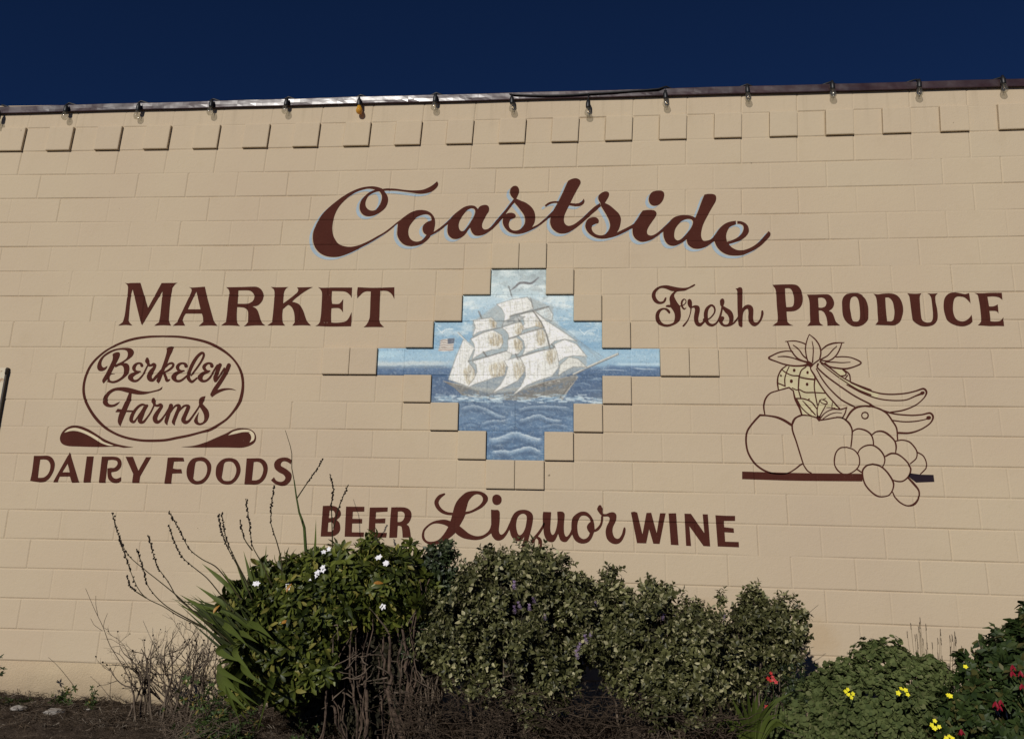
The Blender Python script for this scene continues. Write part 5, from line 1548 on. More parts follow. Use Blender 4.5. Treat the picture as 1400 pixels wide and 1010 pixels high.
def flower_mesh(n, R_, cup=.15, W=.8, two=False):
    lst = []
    for k in range(n):
        V, F = leaf_shape(R_, R_ * W, .1, cup, 2)
        lst.append((V @ euler_m(0, -.25, 2 * math.pi * k / n).T, F))
    return merge(lst)
_fm = {}
def add_flower(root, px, py, Y, n, R_, mat, part='flower', tilt=(0, -1, .4), seed=0, W=.8):
    key = (n, R_, mat.name, W)
    if key not in _fm:
        V, F = flower_mesh(n, R_, .15, W)
        me = bpy.data.meshes.new(part); me.from_pydata(V.tolist(), [], F.tolist()); me.materials.append(mat); _fm[key] = me
    o = bpy.data.objects.new(part, _fm[key]); COL.objects.link(o); o.parent = root
    R = random.Random(seed + int(px * 7 + py))
    dv = np.array([[tilt[0] + R.uniform(-.35, .35), tilt[1], tilt[2] + R.uniform(-.3, .4)]])
    M = rot_basis(dv, np.array([R.random() * 6.28]))[0]
    m4 = Matrix(M.tolist()).to_4x4() @ Matrix.Scale(R.uniform(.85, 1.15), 4)
    m4.translation = at(px, py, Y) - root.location
    o.matrix_local = m4
    return o

def foot(px, py, Y):
    """ground point below photo pixel (px, .) at depth Y"""
    c = at(px, py, Y)
    return Vector((c.x, Y, gz(c.x, Y)))

# ------------------------------------------------------------------ hebe shrubs (variegated, purple flowered)
R1 = np.random.RandomState(21)
heb = [whorl(2, .0205, .0135, .25, s, tiers=5, gap=.0085, jit=.28, seg=2, fold=.25, curl=.3, ob=1.2) for s in range(5)]
heb2 = [whorl(4, .025, .0160, .35, s + 30, tiers=2, gap=.008, jit=.25, seg=2, fold=.25, curl=.25, ob=1.3) for s in range(3)]
def hebe(lobes, n, label, seed, stemx, Yb, mat=M_HEBE, dark=.0, nparts=200, size=1.0):
    rs = np.random.RandomState(seed)
    cx_ = sum(stemx) / 2
    root = tag(empty('hebe_shrub', foot(cx_, 950, Yb)), label, 'shrub', 'variegated hebe shrubs in front of the wall')
    P, d, k = clump_pts(lobes, int(n / 22), 11, .052, rs, (.76, 1.18), .10)
    foliage(root, heb + heb2, P, d, k, rs, size * 1.3, mat, 'sprig', nparts, .3)
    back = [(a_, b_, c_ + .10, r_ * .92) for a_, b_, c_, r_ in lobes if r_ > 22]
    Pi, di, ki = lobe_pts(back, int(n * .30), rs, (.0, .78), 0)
    V, F = stamp(heb2[0], rot_basis(di, rs.rand(len(Pi)) * 6), Pi, np.full(len(Pi), 1.5)); big_mesh('inner_foliage', V, F, M_INNER, root, kind='stuff')  # filler leaves added inside, coloured dark so the gaps read as shade
    paths = []
    base = foot(cx_, 950, Yb)
    for i in range(46):
        px, py, Y, rp = lobes[rs.randint(len(lobes))]
        c = np.array(at(px, py, Y)); r_ = rp / FPX * (CAMD + Y)
        e = c + rs.normal(size=3) * r_ * .45
        b = np.array(foot(rs.uniform(*stemx), 950, Yb + rs.uniform(-.15, .2)))
        paths.append((wiggle(b, e, 9, .012, rs, (0, rs.uniform(-.05, .05), 0)), rs.uniform(.005, .010), .002))
        trunk = paths[-1][0]
        for q in range(4):
            m_ = trunk[rs.randint(3, 8)]
            paths.append((wiggle(m_, m_ + rs.normal(size=3) * [.10, .08, .09], 5, .006, rs), .0025, .001))
    V, F = tubes_np(paths, 5)
    big_mesh('branches', V, F, M_TWIG, root, True, kind='stuff')
    return root
h1 = hebe([(694, 792, -.95, 38), (735, 804, -.95, 32), (655, 804, -.85, 26), (700, 812, -1.05, 55), (757, 835, -1.0, 48), (645, 835, -.95, 48), (612, 866, -.95, 40), (700, 865, -1.15, 66),
           (765, 885, -1.1, 52), (642, 890, -1.1, 40), (705, 910, -1.2, 42), (765, 915, -1.15, 30), (735, 942, -1.2, 30), (690, 945, -1.2, 22), (655, 930, -1.15, 18), (775, 950, -1.2, 16), (715, 968, -1.25, 16),  (675, 768, -.9, 17), (712, 764, -.9, 15), (735, 776, -.9, 17), (747, 765, -.85, 10), (664, 780, -.9, 15), (660, 756, -.9, 7), (700, 752, -.9, 7)],
          5200, 'tallest grey green hebe shrub, its rounded top just under the script word Liquor', 3, (655, 745), -1.0)
h2 = hebe([(800, 825, -.85, 32), (830, 830, -.85, 30), (862, 848, -.9, 40), (905, 850, -.9, 36), (940, 862, -.9, 34), (835, 870, -1.0, 42), (890, 895, -1.05, 55), (950, 905, -1.05, 48), (985, 915, -1.0, 36),
           (880, 945, -1.15, 22), (925, 955, -1.15, 46), (965, 955, -1.1, 34), (808, 805, -.8, 16), (882, 822, -.85, 17), (900, 820, -.85, 14), (830, 802, -.8, 10), (925, 835, -.85, 16)],
          4400, 'broad low hebe shrub in the middle with a few dead black flower heads on top', 5, (860, 950), -1.0)
h3 = hebe([(1022, 848, -.75, 30), (1055, 848, -.75, 30), (1072, 862, -.75, 20), (1042, 872, -.8, 30), (1068, 885, -.75, 18), (1005, 880, -.85, 32), (1020, 818, -.7, 11), (1030, 828, -.7, 14), (1048, 828, -.7, 14), (1078, 835, -.7, 12),
           (1008, 860, -.8, 22), (1000, 910, -.9, 26), (1022, 900, -.85, 22), (1062, 915, -.8, 14)],
          2100, 'separate round headed hebe shrub at the right end of the hedge, below WINE', 7, (1000, 1045), -.85, nparts=160)
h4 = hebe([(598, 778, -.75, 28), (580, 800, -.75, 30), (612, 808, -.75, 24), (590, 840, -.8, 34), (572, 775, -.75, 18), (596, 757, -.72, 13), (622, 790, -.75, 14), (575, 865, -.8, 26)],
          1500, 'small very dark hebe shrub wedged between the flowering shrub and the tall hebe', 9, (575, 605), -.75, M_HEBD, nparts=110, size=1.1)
# purple flower spikes
R = random.Random(6)
spv, spf = [], []
lst = []
for i in range(46):
    t = i / 46
    V, F = leaf_shape(.012, .008, .2, .1, 1)
    lst.append((V @ euler_m(R.uniform(-.5, .5), -R.uniform(-.1, .7), i * 2.4).T + np.array([0, 0, .045 * t]), F))
spike = merge(lst)
me_sp = bpy.data.meshes.new('flower_spike'); me_sp.from_pydata(spike[0].tolist(), [], spike[1].tolist()); me_sp.materials.append(M_PURP)
for root, px, py, Y, s in ((h1, 703, 800, -1.27, 1), (h1, 732, 821, -1.3, .9), (h1, 712, 827, -1.3, .9), (h1, 704, 833, -1.32, .9), (h1, 724, 829, -1.3, .8), (h1, 802, 874, -1.3, 1), (h1, 789, 883, -1.4, .9),
                           (h1, 790, 895, -1.4, 1), (h1, 745, 842, -1.33, .7), (h2, 815, 826, -1.02, .8), (h2, 905, 842, -1.08, .8), (h2, 807, 865, -1.1, .8), (h3, 988, 842, -.95, .7)):
    o = bpy.data.objects.new('flower_spike', me_sp); COL.objects.link(o); o.parent = root
    m4 = Matrix.Rotation(R.uniform(-.5, .5), 4, 'Y') @ Matrix.Rotation(R.uniform(-.1, .5), 4, 'X') @ Matrix.Scale(s, 4)
    m4.translation = at(px, py, Y - .07) - root.location - Vector((0, 0, .02)); o.matrix_local = m4
# dead black heads on thin stalks
lst = []
for i in range(26):
    V, F = leaf_shape(.010, .006, .2, .1, 1)
    lst.append((V @ euler_m(R.uniform(-.5, .5), -R.uniform(.2, 1.2), i * 2.4).T + np.array([0, 0, .018 * i / 26]), F))
dh = merge(lst)
me_dh = bpy.data.meshes.new('dead_flower_head'); me_dh.from_pydata(dh[0].tolist(), [], dh[1].tolist()); me_dh.materials.append(M_DEAD)
for px, py in ((927, 822), (943, 825), (948, 822), (958, 821), (967, 829), (963, 822)):
    o = bpy.data.objects.new('dead_flower_head', me_dh); COL.objects.link(o); o.parent = h2
    p = at(px, py, -.9); o.location = p - h2.location - Vector((0, 0, .012))
    V, F = tubes_np([(wiggle(p, np.array(p) + [R.uniform(-.03, 0), 0, -.09], 4, .002, R1), .0014, .0018)], 4)
    big_mesh('flower_stalk', V, F, M_DTWIG, h2, True)

# ------------------------------------------------------------------ white flowered shrub
R2 = np.random.RandomState(5)
root = tag(empty('flowering_shrub', foot(480, 950, -.95)), 'tall dark shrub with white flowers and bare woody stems below the word BEER', 'shrub')
fs = root
wh = [whorl(6, .068, .027, .2, s, tiers=2, gap=.014, jit=.4, seg=4, fold=.3, curl=.45, ob=1.5) for s in range(6)]
lob = [(352, 836, -.9, 34), (398, 815, -.95, 34), (440, 808, -.95, 38), (485, 803, -.95, 38), (528, 803, -.95, 38), (560, 812, -.9, 28), (507, 768, -.9, 16), (470, 776, -.9, 16), (545, 776, -.9, 14), (430, 778, -.9, 13), (448, 760, -.9, 7), (510, 752, -.9, 7),
       (375, 850, -1.0, 44), (420, 850, -1.0, 42), (470, 832, -1.0, 30), (530, 828, -.95, 28), (400, 895, -1.05, 36), (430, 915, -1.05, 28), (365, 895, -1.0, 30), (330, 815, -.9, 12), (308, 828, -.9, 9), (372, 790, -.9, 12), (405, 780, -.9, 12), (503, 745, -.88, 9), (510, 738, -.88, 5), (557, 752, -.88, 9), (560, 744, -.88, 5), (345, 930, -1.05, 26), (385, 935, -1.05, 24)]
P, d, k = clump_pts(lob, 250, 6, .08, R2, (.8, 1.2), .5)
foliage(fs, wh, P, d, k, R2, .9, M_PITT, 'leaf_whorl', 240, .5)
# foliage added behind the bare stems, its colour darkened to shade the gaps
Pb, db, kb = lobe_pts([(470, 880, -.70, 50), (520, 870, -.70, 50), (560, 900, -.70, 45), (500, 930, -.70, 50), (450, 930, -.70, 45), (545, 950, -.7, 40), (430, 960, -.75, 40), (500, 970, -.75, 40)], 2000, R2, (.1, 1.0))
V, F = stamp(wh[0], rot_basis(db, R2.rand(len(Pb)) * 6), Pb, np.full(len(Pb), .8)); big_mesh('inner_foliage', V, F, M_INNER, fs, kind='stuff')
paths = []
for i in range(34):
    x = R2.uniform(436, 568)
    b = np.array(foot(x, 950, R2.uniform(-1.15, -.7)))
    e = np.array(at(x + R2.uniform(-35, 30), R2.uniform(770, 830), R2.uniform(-1.05, -.75)))
    paths.append((wiggle(b, e + [R2.normal() * .05, 0, 0], 16, .015, R2, (R2.uniform(-.06, .06), R2.uniform(-.08, .03), 0)), R2.choice([.004, .006, .008, .011, .016], p=[.3, .3, .2, .12, .08]), .003))
for i in range(60):
    x = R2.uniform(430, 590); y = R2.uniform(850, 980)
    p = np.array(at(x, y, R2.uniform(-1.2, -.9)))
    paths.append((wiggle(p, p + [R2.uniform(-.14, .14), R2.uniform(-.06, .06), R2.uniform(-.05, .13)], 5, .006, R2), R2.uniform(.003, .006), .0015))
for i, pth in enumerate(paths[:34]):
    V, F = tubes_np([pth], 6)
    big_mesh('stem', V, F, M_BARK, fs, True)
V, F = tubes_np(paths[34:], 5); big_mesh('twigs', V, F, M_TWIG, fs, True, kind='stuff')
for px, py in ((446, 752), (431, 785), (438, 779), (429, 788), (520, 765), (524, 768), (350, 801), (394, 803), (527, 829)):
    for q in range(2):
        add_flower(fs, px + R.uniform(-4, 4), py + R.uniform(-4, 4), -1.13, 5, .017, M_WHITE, seed=q, W=.75)
# yellowing leaves
me_y = None
a = NT('yellow_orange_leaf', .5, .4); a.color(a.mix(a.noise(30), (.42, .26, .03), (.26, .07, .02))); M_OR = a.m
V, F = leaf_shape(.046, .019, .5, .5, 4)
me_y = bpy.data.meshes.new('yellow_leaf'); me_y.from_pydata(V.tolist(), [], F.tolist()); me_y.materials.append(M_OR)
for px, py, rz in ((292, 838, 1.3), (392, 809, 1.4), (384, 852, .5), (511, 797, .2)):
    o = bpy.data.objects.new('yellow_leaf', me_y); COL.objects.link(o); o.parent = fs
    m4 = Matrix.Rotation(-rz, 4, 'Y') @ Matrix.Rotation(1.2, 4, 'X'); m4.translation = at(px, py, -1.2) - fs.location; o.matrix_local = m4

# ------------------------------------------------------------------ sword leaved plant with seed stalks
R3 = np.random.RandomState(12)
YB = -1.0
sp = tag(empty('sword_leaf_plant', foot(385, 950, YB)), 'leaning clump of long sword leaves with tall black beaded seed stalks', 'plant')
def blade(ctrl, W, mat, parent, name='leaf'):
    """ctrl: rows of px, py, Y"""
    c = crom(np.array([tuple(at(x, y, Y)) for x, y, Y in ctrl]), False, .012)
    m_ = len(c)
    t = np.gradient(c, axis=0); t /= np.linalg.norm(t, axis=1, keepdims=True)
    view = np.array([.15, -1, .25])
    side = np.cross(t, view); side /= np.linalg.norm(side, axis=1, keepdims=True)
    nn = np.cross(side, t)
    s = np.linspace(0, 1, m_)
    w_ = W / 2 * np.clip(np.minimum(.55 + s * 1.4, (1 - s) * 2.2), .03, 1)
    tw = R3.uniform(-.7, .7) + s * R3.uniform(-.4, .4)
    side2 = side * np.cos(tw)[:, None] + nn * np.sin(tw)[:, None]
    nn2 = np.cross(side2, t)
    V = np.stack([c - side2 * w_[:, None] + nn2 * w_[:, None] * .22, c, c + side2 * w_[:, None] + nn2 * w_[:, None] * .22], 1).reshape(-1, 3)
    F = []
    for i in range(m_ - 1):
        F += [(i * 3, i * 3 + 1, i * 3 + 4, i * 3 + 3), (i * 3 + 1, i * 3 + 2, i * 3 + 5, i * 3 + 4)]
    return big_mesh(name, V, np.array(F), mat, parent, True)
for i in range(52):                          # fan to the upper left
    tx, ty = R3.uniform(232, 330), 0
    ty = 822 + (tx - 232) * R3.uniform(-.45, .35) + R3.uniform(-8, 20)
    bx_, by_ = R3.uniform(375, 420), R3.uniform(915, 950)
    Y = R3.uniform(-1.25, -.85)
    mx, my = bx_ * .45 + tx * .55 + R3.uniform(-10, 10), by_ * .42 + ty * .58 + R3.uniform(-22, 22)
    blade([(bx_, by_, YB), (mx, my, (Y + YB) / 2 - .05), (tx, ty, Y)], R3.uniform(.018, .032), M_BLADD if i % 3 else M_BLADE, sp)
for tx, ty, bx_, by_ in ((333, 753, 352, 850), (341, 768, 356, 850), (364, 745, 352, 840), (301, 775, 350, 860), (296, 783, 345, 850), (432, 709, 423, 800), (383, 775, 372, 850), (312, 790, 352, 850),
                         (276, 770, 330, 820), (268, 800, 335, 850), (245, 812, 320, 860), (355, 760, 360, 850), (322, 768, 352, 856)):
    blade([(bx_, by_, -1.0), ((tx + bx_) / 2 + 3, (ty + by_) / 2, -1.05), (tx, ty, -1.02)], .026, M_BLADE, sp)
for c3 in (((330, 880, -1.05), (322, 893, -1.35), (343, 919, -1.5)), ((318, 905, -1.1), (305, 925, -1.35), (357, 966, -1.5)), ((330, 900, -1.1), (300, 912, -1.35), (345, 940, -1.5)), ((315, 868, -1.1), (330, 866, -1.3), (354, 879, -1.45)),
           ((300, 908, -1.1), (304, 935, -1.35), (340, 972, -1.5)), ((340, 890, -1.1), (335, 915, -1.35), (364, 939, -1.45)), ((345, 900, -1.1), (322, 935, -1.4), (350, 975, -1.5)), ((380, 905, -1.1), (365, 950, -1.4), (352, 1000, -1.5)),
           ((312, 880, -1.1), (300, 890, -1.25), (330, 905, -1.35)), ((325, 910, -1.1), (312, 945, -1.4), (330, 990, -1.5)), ((335, 850, -1.1), (355, 858, -1.3), (374, 874, -1.4)), ((300, 850, -1.1), (318, 862, -1.3), (340, 884, -1.4))):
    blade(c3, .036, M_BLADE, sp)
STK = [[(153.5, 701.5), (163, 734), (175, 758), (196, 777), (215, 792), (242, 814), (270, 840), (330, 890)],
       [(163, 735), (169, 752), (175, 771), (187, 801), (200, 817), (224, 829), (243, 841), (290, 865), (350, 905)],
       [(173.5, 787.5), (178, 801), (184, 807), (200, 817)],
       [(187, 751), (195, 774), (201, 798), (215, 817), (233, 832), (280, 858)],
       [(203, 732), (209, 755), (215, 774), (230, 795), (243, 817), (290, 855)],
       [(231, 718), (238, 740), (249, 761), (267, 777), (282, 789), (295, 804), (330, 850)],
       [(231, 699), (246, 725), (258, 749), (276, 764), (298, 777), (330, 820)],
       [(299, 703), (302, 725), (313, 752), (325, 774), (345, 820)], [(303, 701), (309, 735), (322, 765), (340, 800)],
       [(336, 682), (341, 714), (344, 743), (357, 768), (372, 800)], [(328, 711), (334, 736), (345, 752)],
       [(375, 664), (371, 689), (370, 714), (378, 739), (385, 768), (386, 800)],
       [(451, 648), (456, 668), (453, 690), (454, 720), (455, 760)], [(476, 663), (466, 686), (461, 700), (456, 722)],
       [(441, 628), (432, 643), (420, 660), (406, 681)]]
M_POD = M_DEAD
podV, podF = lathe([(.0, -.008), (.0042, -.005), (.0054, .001), (.0030, .006), (.0, .008)], 6)
podV = np.array(podV); podF = np.array(podF)
for si, S_ in enumerate(STK):
    Yt = -1.1 if si < 12 else -.8
    c = crom(np.array([tuple(at(x, y, Yt + .015 * i * 0)) for i, (x, y) in enumerate(S_)]), False, .02)
    V, F = tubes_np([(c, .0018, .0042)], 5)
    st = big_mesh('seed_stalk', V, F, M_STALK, sp, True)
    T = []
    L = np.concatenate([[0], np.cumsum(np.linalg.norm(np.diff(c, axis=0), axis=1))])
    s0 = .0
    while s0 < min(.30, L[-1] * .6):
        T.append(np.array([np.interp(s0, L, c[:, q]) for q in range(3)]) + R3.normal(size=3) * [.0028, .0028, .001])
        s0 += R3.uniform(.006, .011) if s0 < .20 else R3.uniform(.012, .04)
    T = np.array(T)
    M = rot_basis(R3.normal(size=T.shape) * .7 + [0, 0, .8], R3.rand(len(T)) * 6)
    V, F = stamp((podV, podF), M, T, R3.uniform(.55, 1.15, len(T)))
    o = big_mesh('seed_pods', V, F, M_POD, None, True, kind='stuff')
    o.data.transform(Matrix.Translation(-sp.location)); o.parent = st
c = crom(np.array([tuple(at(x, y, -.8)) for x, y in [(390, 588), (397, 610), (399, 620), (399, 640), (402, 656), (405, 678), (409, 700), (416, 721), (418, 752), (420, 800)]]), False, .02)
V, F = tubes_np([(c[:len(c) * 5 // 10], .0014, .0030)], 5); big_mesh('seed_stalk', V, F, M_STALK, sp, True)
V, F = tubes_np([(c[len(c) * 5 // 10 - 1:], .0036, .011)], 7); big_mesh('green_stalk', V, F, M_GSTALK, sp, True)

# ------------------------------------------------------------------ bare and dry bushes on the left
def bare_bush(name, label, feet, seed, L, mat, lvl=3, lean=(0, 0, 1), cat='bush', buds=True, r=.004):
    rs = np.random.RandomState(seed)
    root = tag(empty(name, foot(*feet[0])), label, cat)
    paths = []
    for f_ in feet:
        b = np.array(foot(*f_))
        dd = np.array(lean, float) + rs.normal(size=3) * [.28, .2, .1]
        branch_tree(b, dd, L * rs.uniform(.75, 1.15), r, lvl, rs, paths, .42, .62, .12)
    V, F = tubes_np(paths, 4)
    big_mesh('branches', V, F, mat, root, True, kind='stuff')
    if buds:
        T = np.array([p[0][-1] for p in paths if rs.rand() < .13])
        V, F = stamp((podV, podF), rot_basis(rs.normal(size=T.shape), rs.rand(len(T)) * 6), T, rs.uniform(.5, 1.1, len(T)))
        big_mesh('buds', V, F, M_DEAD, root, True, kind='stuff')
    return root
bare_bush('dry_bush', 'leafless tangle of grey twigs in front of the wall, left of the sword leaves', [(x, 955, -.55 + .1 * (i % 3)) for i, x in enumerate((178, 196, 205, 214, 222, 231, 240, 248, 258, 266, 275, 284, 225, 245, 200, 262, 210, 236, 252, 270, 218, 190, 280, 242))], 4, .26, M_TWIG, 4, r=.0078)
tw = tag(empty('dead_sapling', foot(184, 940, -.5)), 'single bare forked twig standing up above the left edge of the dry tangle', 'twig')
pp = []
for S_ in ([(117, 804), (129, 832), (141, 857), (150, 881), (169, 912), (186, 945)], [(131, 814), (131, 826), (134, 842)], [(147, 838), (143, 848), (141, 858)], [(124, 845), (128, 853), (140, 862)], [(160, 905), (152, 925), (150, 955)], [(172, 915), (180, 905), (186, 893)], [(141, 857), (146, 860), (148, 859)]):
    pp.append((crom(np.array([tuple(at(x, y, -.5)) for x, y in S_]), False, .02), .0013, .0034 if len(S_) > 4 else .0018))
V, F = tubes_np(pp, 5); big_mesh('branch', V, F, M_TWIG, tw, True)
V, F = tubes_np([(crom(np.array([tuple(at(x, y, -.35)) for x, y in [(66, 898), (73, 904), (81, 912), (94, 928), (106, 944)]]), False, .02), .001, .002)], 5)
o = tag(big_mesh('curved_twig', V, F, M_DTWIG, None, True), 'short curved dead twig sticking out of the soil near the left edge', 'twig')

def weed(name, label, px, py, Y, r, n, mat, seed, base=None, size=1.0, cat='weed', h=None):
    rs = np.random.RandomState(seed)
    f_ = foot(px, py, Y)
    root = tag(empty(name, f_), label, cat)
    rr = r / FPX * (CAMD + Y)
    hh = h / FPX * (CAMD + Y) if h else rr
    P = rs.normal(size=(n, 3)) * [rr * .45, rr * .35, 0] + np.array(f_)
    P[:, 2] += np.abs(rs.normal(size=n)) * hh * .5 + .004
    d = rs.normal(size=(n, 3)) * .6 + [0, -.3, .8]
    base = base or [whorl(5, .028, .012, .4, s, 1, 0, .4, 2) for s in range(3)]
    lst = []
    w_ = rs.randint(len(base), size=n)
    for b in range(len(base)):
        s = w_ == b
        if s.any(): lst.append(stamp(base[b], rot_basis(d[s], rs.rand(s.sum()) * 6), P[s], size * rs.uniform(.6, 1.2, s.sum())))
    V, F = merge(lst)
    big_mesh('leaves', V, F, mat, root, kind='stuff')
    paths = [(wiggle(np.array(f_) + rs.normal(size=3) * [rr * .2, .01, 0], P[i], 4, .003, rs), .0012, .0008) for i in rs.choice(n, min(n, 18), False)]
    V, F = tubes_np(paths, 4); big_mesh('stems', V, F, M_STALK, root, True, kind='stuff')
    return root
weed('weed', 'low dark weed beside the curved twig at the wall foot', 88, 945, -.3, 16, 34, M_WEED, 1, h=22)
weed('weed', 'small upright weed right of the curved twig', 128, 945, -.3, 9, 20, M_WEED, 2, h=20)
weed('weed', 'flat weed in the corner of the bed at the far left', 22, 950, -.3, 26, 40, M_WEED, 3, h=9)
weed('ground_cover', 'leafy green weeds at the foot of the dry tangle and sword leaves', 300, 960, -.85, 48, 320, M_WEED, 4, h=70, cat='weeds')
weed('weed', 'bright low leaves below the orange tipped sword leaf', 325, 990, -1.0, 20, 50, M_WEED, 7, h=20)
weed('weed', 'little weed under the woody stems of the flowering shrub', 420, 985, -1.1, 14, 30, M_WEED, 8, h=30)
weed('edge_shrub', 'sliver of a brown leafed shrub entering at the left edge', -10, 930, -.5, 14, 60, M_HEBD, 9, h=60, cat='shrub')

# ------------------------------------------------------------------ right hand side
R4 = np.random.RandomState(31)
g1 = tag(empty('geranium_bush', foot(1200, 980, -.9)), 'mound of soft round grey green leaves with yellow flowers poking through, lower right', 'bush')
rl = [merge([(round_leaf(.016 * s, 5)[0] @ euler_m(rx, ry, 0).T + np.array([dx, dy, dz]), round_leaf(.016, 5)[1]) for s, rx, ry, dx, dy, dz in
             [(random.Random(q * 9 + i).uniform(.7, 1.2), random.Random(q + i).uniform(-.7, .7), random.Random(q * 3 + i).uniform(-.7, .7), random.Random(q * 5 + i).uniform(-.022, .022), random.Random(q * 7 + i).uniform(-.022, .022), random.Random(q * 11 + i).uniform(-.01, .016)) for i in range(6)]]) for q in range(4)]
lob = [(1205, 925, -.8, 44), (1165, 950, -.85, 42), (1245, 950, -.85, 44), (1200, 985, -.95, 58), (1260, 990, -.95, 42), (1130, 965, -.8, 36), (1105, 985, -.8, 32), (1150, 1000, -.9, 40), (1198, 890, -.75, 12), (1196, 902, -.75, 17), (1228, 905, -.75, 16),
       (1247, 908, -.75, 11), (1268, 908, -.75, 12), (1145, 922, -.75, 14), (1125, 925, -.75, 13), (1166, 920, -.75, 12), (1270, 930, -.8, 26), (1090, 950, -.75, 20), (1075, 985, -.75, 26)]
P, d, k = lobe_pts(lob, 4600, R4, (.8, 1.06))
foliage(g1, rl, P, d, k, R4, .78, M_GERA, 'leaf_cluster', 240, .35)
rs = R4
V, F = tubes_np([(wiggle(foot(rs.uniform(1110, 1270), 980, -.8), at(rs.uniform(1110, 1270), rs.uniform(920, 970), -.8), 6, .008, rs), .005, .002) for i in range(40)], 5)
big_mesh('stems', V, F, M_TWIG, g1, True, kind='stuff')
ox = tag(empty('yellow_flowers', foot(1240, 990, -1.0)), 'scattered bright yellow oxalis flowers on thin stems among the round leaves', 'flowers')
for px, py in ((1156, 945), (1160, 949), (1164, 953), (1159, 942), (1166, 948), (1232, 941), (1238, 943), (1228, 947), (1241, 949), (1296, 950), (1299, 951), (1278, 985), (1274, 991), (1278, 995), (1284, 993), (1298, 1006), (1302, 1009), (1337, 998), (1320, 911), (1294, 1009)):
    p = at(px, py, -1.2)
    add_flower(ox, px, py, -1.2, 5, .012, M_YEL, W=.95, tilt=(0, -1, .6))
V, F = tubes_np([(wiggle(foot(px + rs.uniform(-20, 20), 990, -1.0), at(px, py, -1.19), 6, .006, rs), .0012, .001) for px, py in ((1160, 949), (1235, 944), (1296, 950), (1279, 990), (1298, 1006), (1337, 998), (1320, 911))], 4)
big_mesh('stems', V, F, M_GSTALK, ox, True, kind='stuff')
# dry grass stalks
dg = tag(empty('dry_grass', foot(1275, 960, -.6)), 'thin dry grass stalks standing behind the round leaved mound', 'grass')
paths = []
for i in range(46):
    x0 = rs.uniform(1235, 1312) if i > 8 else rs.uniform(1240, 1262)
    top = rs.uniform(858, 925) if i > 8 else rs.uniform(842, 880)
    paths.append((wiggle(foot(x0 * .6 + 1275 * .4, 960, -.5 + rs.uniform(-.1, .1)), at(x0 + rs.uniform(-4, 8), top, -.5), 6, .004, rs), .0020, .0011))
V, F = tubes_np(paths, 4); big_mesh('stalks', V, F, M_STRAW, dg, True, kind='stuff')
T = np.array([p[0][-1] - np.array([0, 0, .012 * q]) for p in paths for q in range(3)])
V, F = stamp((podV * [.5, .5, 1.4], podF), rot_basis(rs.normal(size=T.shape) * .15 + [0, 0, 1], rs.rand(len(T))), T, np.full(len(T), .9)); big_mesh('seed_heads', V, F, M_TWIG, dg, True, kind='stuff')
# fuchsia
fu = tag(empty('fuchsia_bush', foot(1380, 980, -1.1)), 'dark broad leaved bush with hanging crimson flowers at the right edge', 'bush')
fl = [whorl(4, .050, .030, .1, s + 60, 2, .015, .4, 2, .15, .35) for s in range(4)]
lob = [(1395, 905, -1.0, 40), (1350, 935, -1.05, 34), (1320, 955, -1.05, 26), (1370, 975, -1.15, 46), (1330, 990, -1.15, 36), (1410, 960, -1.15, 50), (1390, 870, -.95, 24), (1402, 850, -.95, 18), (1362, 905, -1.0, 18), (1345, 898, -.95, 10), (1324, 918, -1.0, 12), (1300, 985, -1.1, 22), (1450, 900, -1.0, 60), (1460, 980, -1.1, 60), (1374, 885, -.95, 13)]
P, d, k = clump_pts(lob, 230, 6, .07, R4, (.8, 1.1), .4)
foliage(fu, fl, P, d, k, R4, .92, M_FUCH, 'leaf_whorl', 200, .5)
V, F = tubes_np([(wiggle(foot(rs.uniform(1350, 1430), 990, -1.1), at(rs.uniform(1310, 1430), rs.uniform(870, 980), -1.05), 7, .012, rs), .006, .002) for i in range(36)], 5)
big_mesh('branches', V, F, M_TWIG, fu, True, kind='stuff')
drop_v = merge([(V_ @ euler_m(0, 1.25, 2 * math.pi * q / 5).T, F_) for q in range(5) for V_, F_ in [leaf_shape(.032, .013, .2, -.25, 3)]])
me_d = bpy.data.meshes.new('hanging_flower'); me_d.from_pydata(drop_v[0].tolist(), [], drop_v[1].tolist()); me_d.materials.append(M_CRIM)
for px, py in ((1384, 912), (1395, 920), (1397, 938), (1361, 962), (1368, 960), (1366, 966), (1383, 920), (1314, 1000)):
    o = bpy.data.objects.new('hanging_flower', me_d); COL.objects.link(o); o.parent = fu
    o.location = at(px, py - 4, -1.38) - fu.location; o.rotation_euler = (rs.uniform(-.2, .2), rs.uniform(-.2, .2), rs.rand() * 6)
# red flower and strap leaved plant by the end of the hedge
rf = tag(empty('red_flower_plant', foot(1052, 960, -.95)), 'spindly plant with scarlet flowers under the round headed hebe', 'plant')
for px, py in ((1054, 920), (1058, 929), (1053, 930), (1061, 932), (1048, 966), (1056, 925), (1050, 927)): add_flower(rf, px, py, -1.05, 5, .012, M_RED, W=.6)
V, F = tubes_np([(wiggle(foot(px + 4, 990, -1.0), at(px, py, -1.04), 6, .005, rs), .002, .0012) for px, py in ((1057, 929), (1048, 966), (1040, 950), (1070, 945))], 4)
big_mesh('stems', V, F, M_GSTALK, rf, True, kind='stuff')
weed_w = [whorl(5, .026, .011, .4, s + 9, 2, .01, .4, 2) for s in range(3)]
P = np.array([tuple(at(rs.uniform(1032, 1100), rs.uniform(905, 960), rs.uniform(-.9, -.7))) for i in range(130)])
V, F = merge([stamp(weed_w[b], rot_basis(rs.normal(size=(len(P[b::3]), 3)) + [0, -.5, .8], rs.rand(len(P[b::3])) * 6), P[b::3], np.full(len(P[b::3]), .8)) for b in range(3)])
big_mesh('foliage', V, F, M_HEBD, rf, kind='stuff')
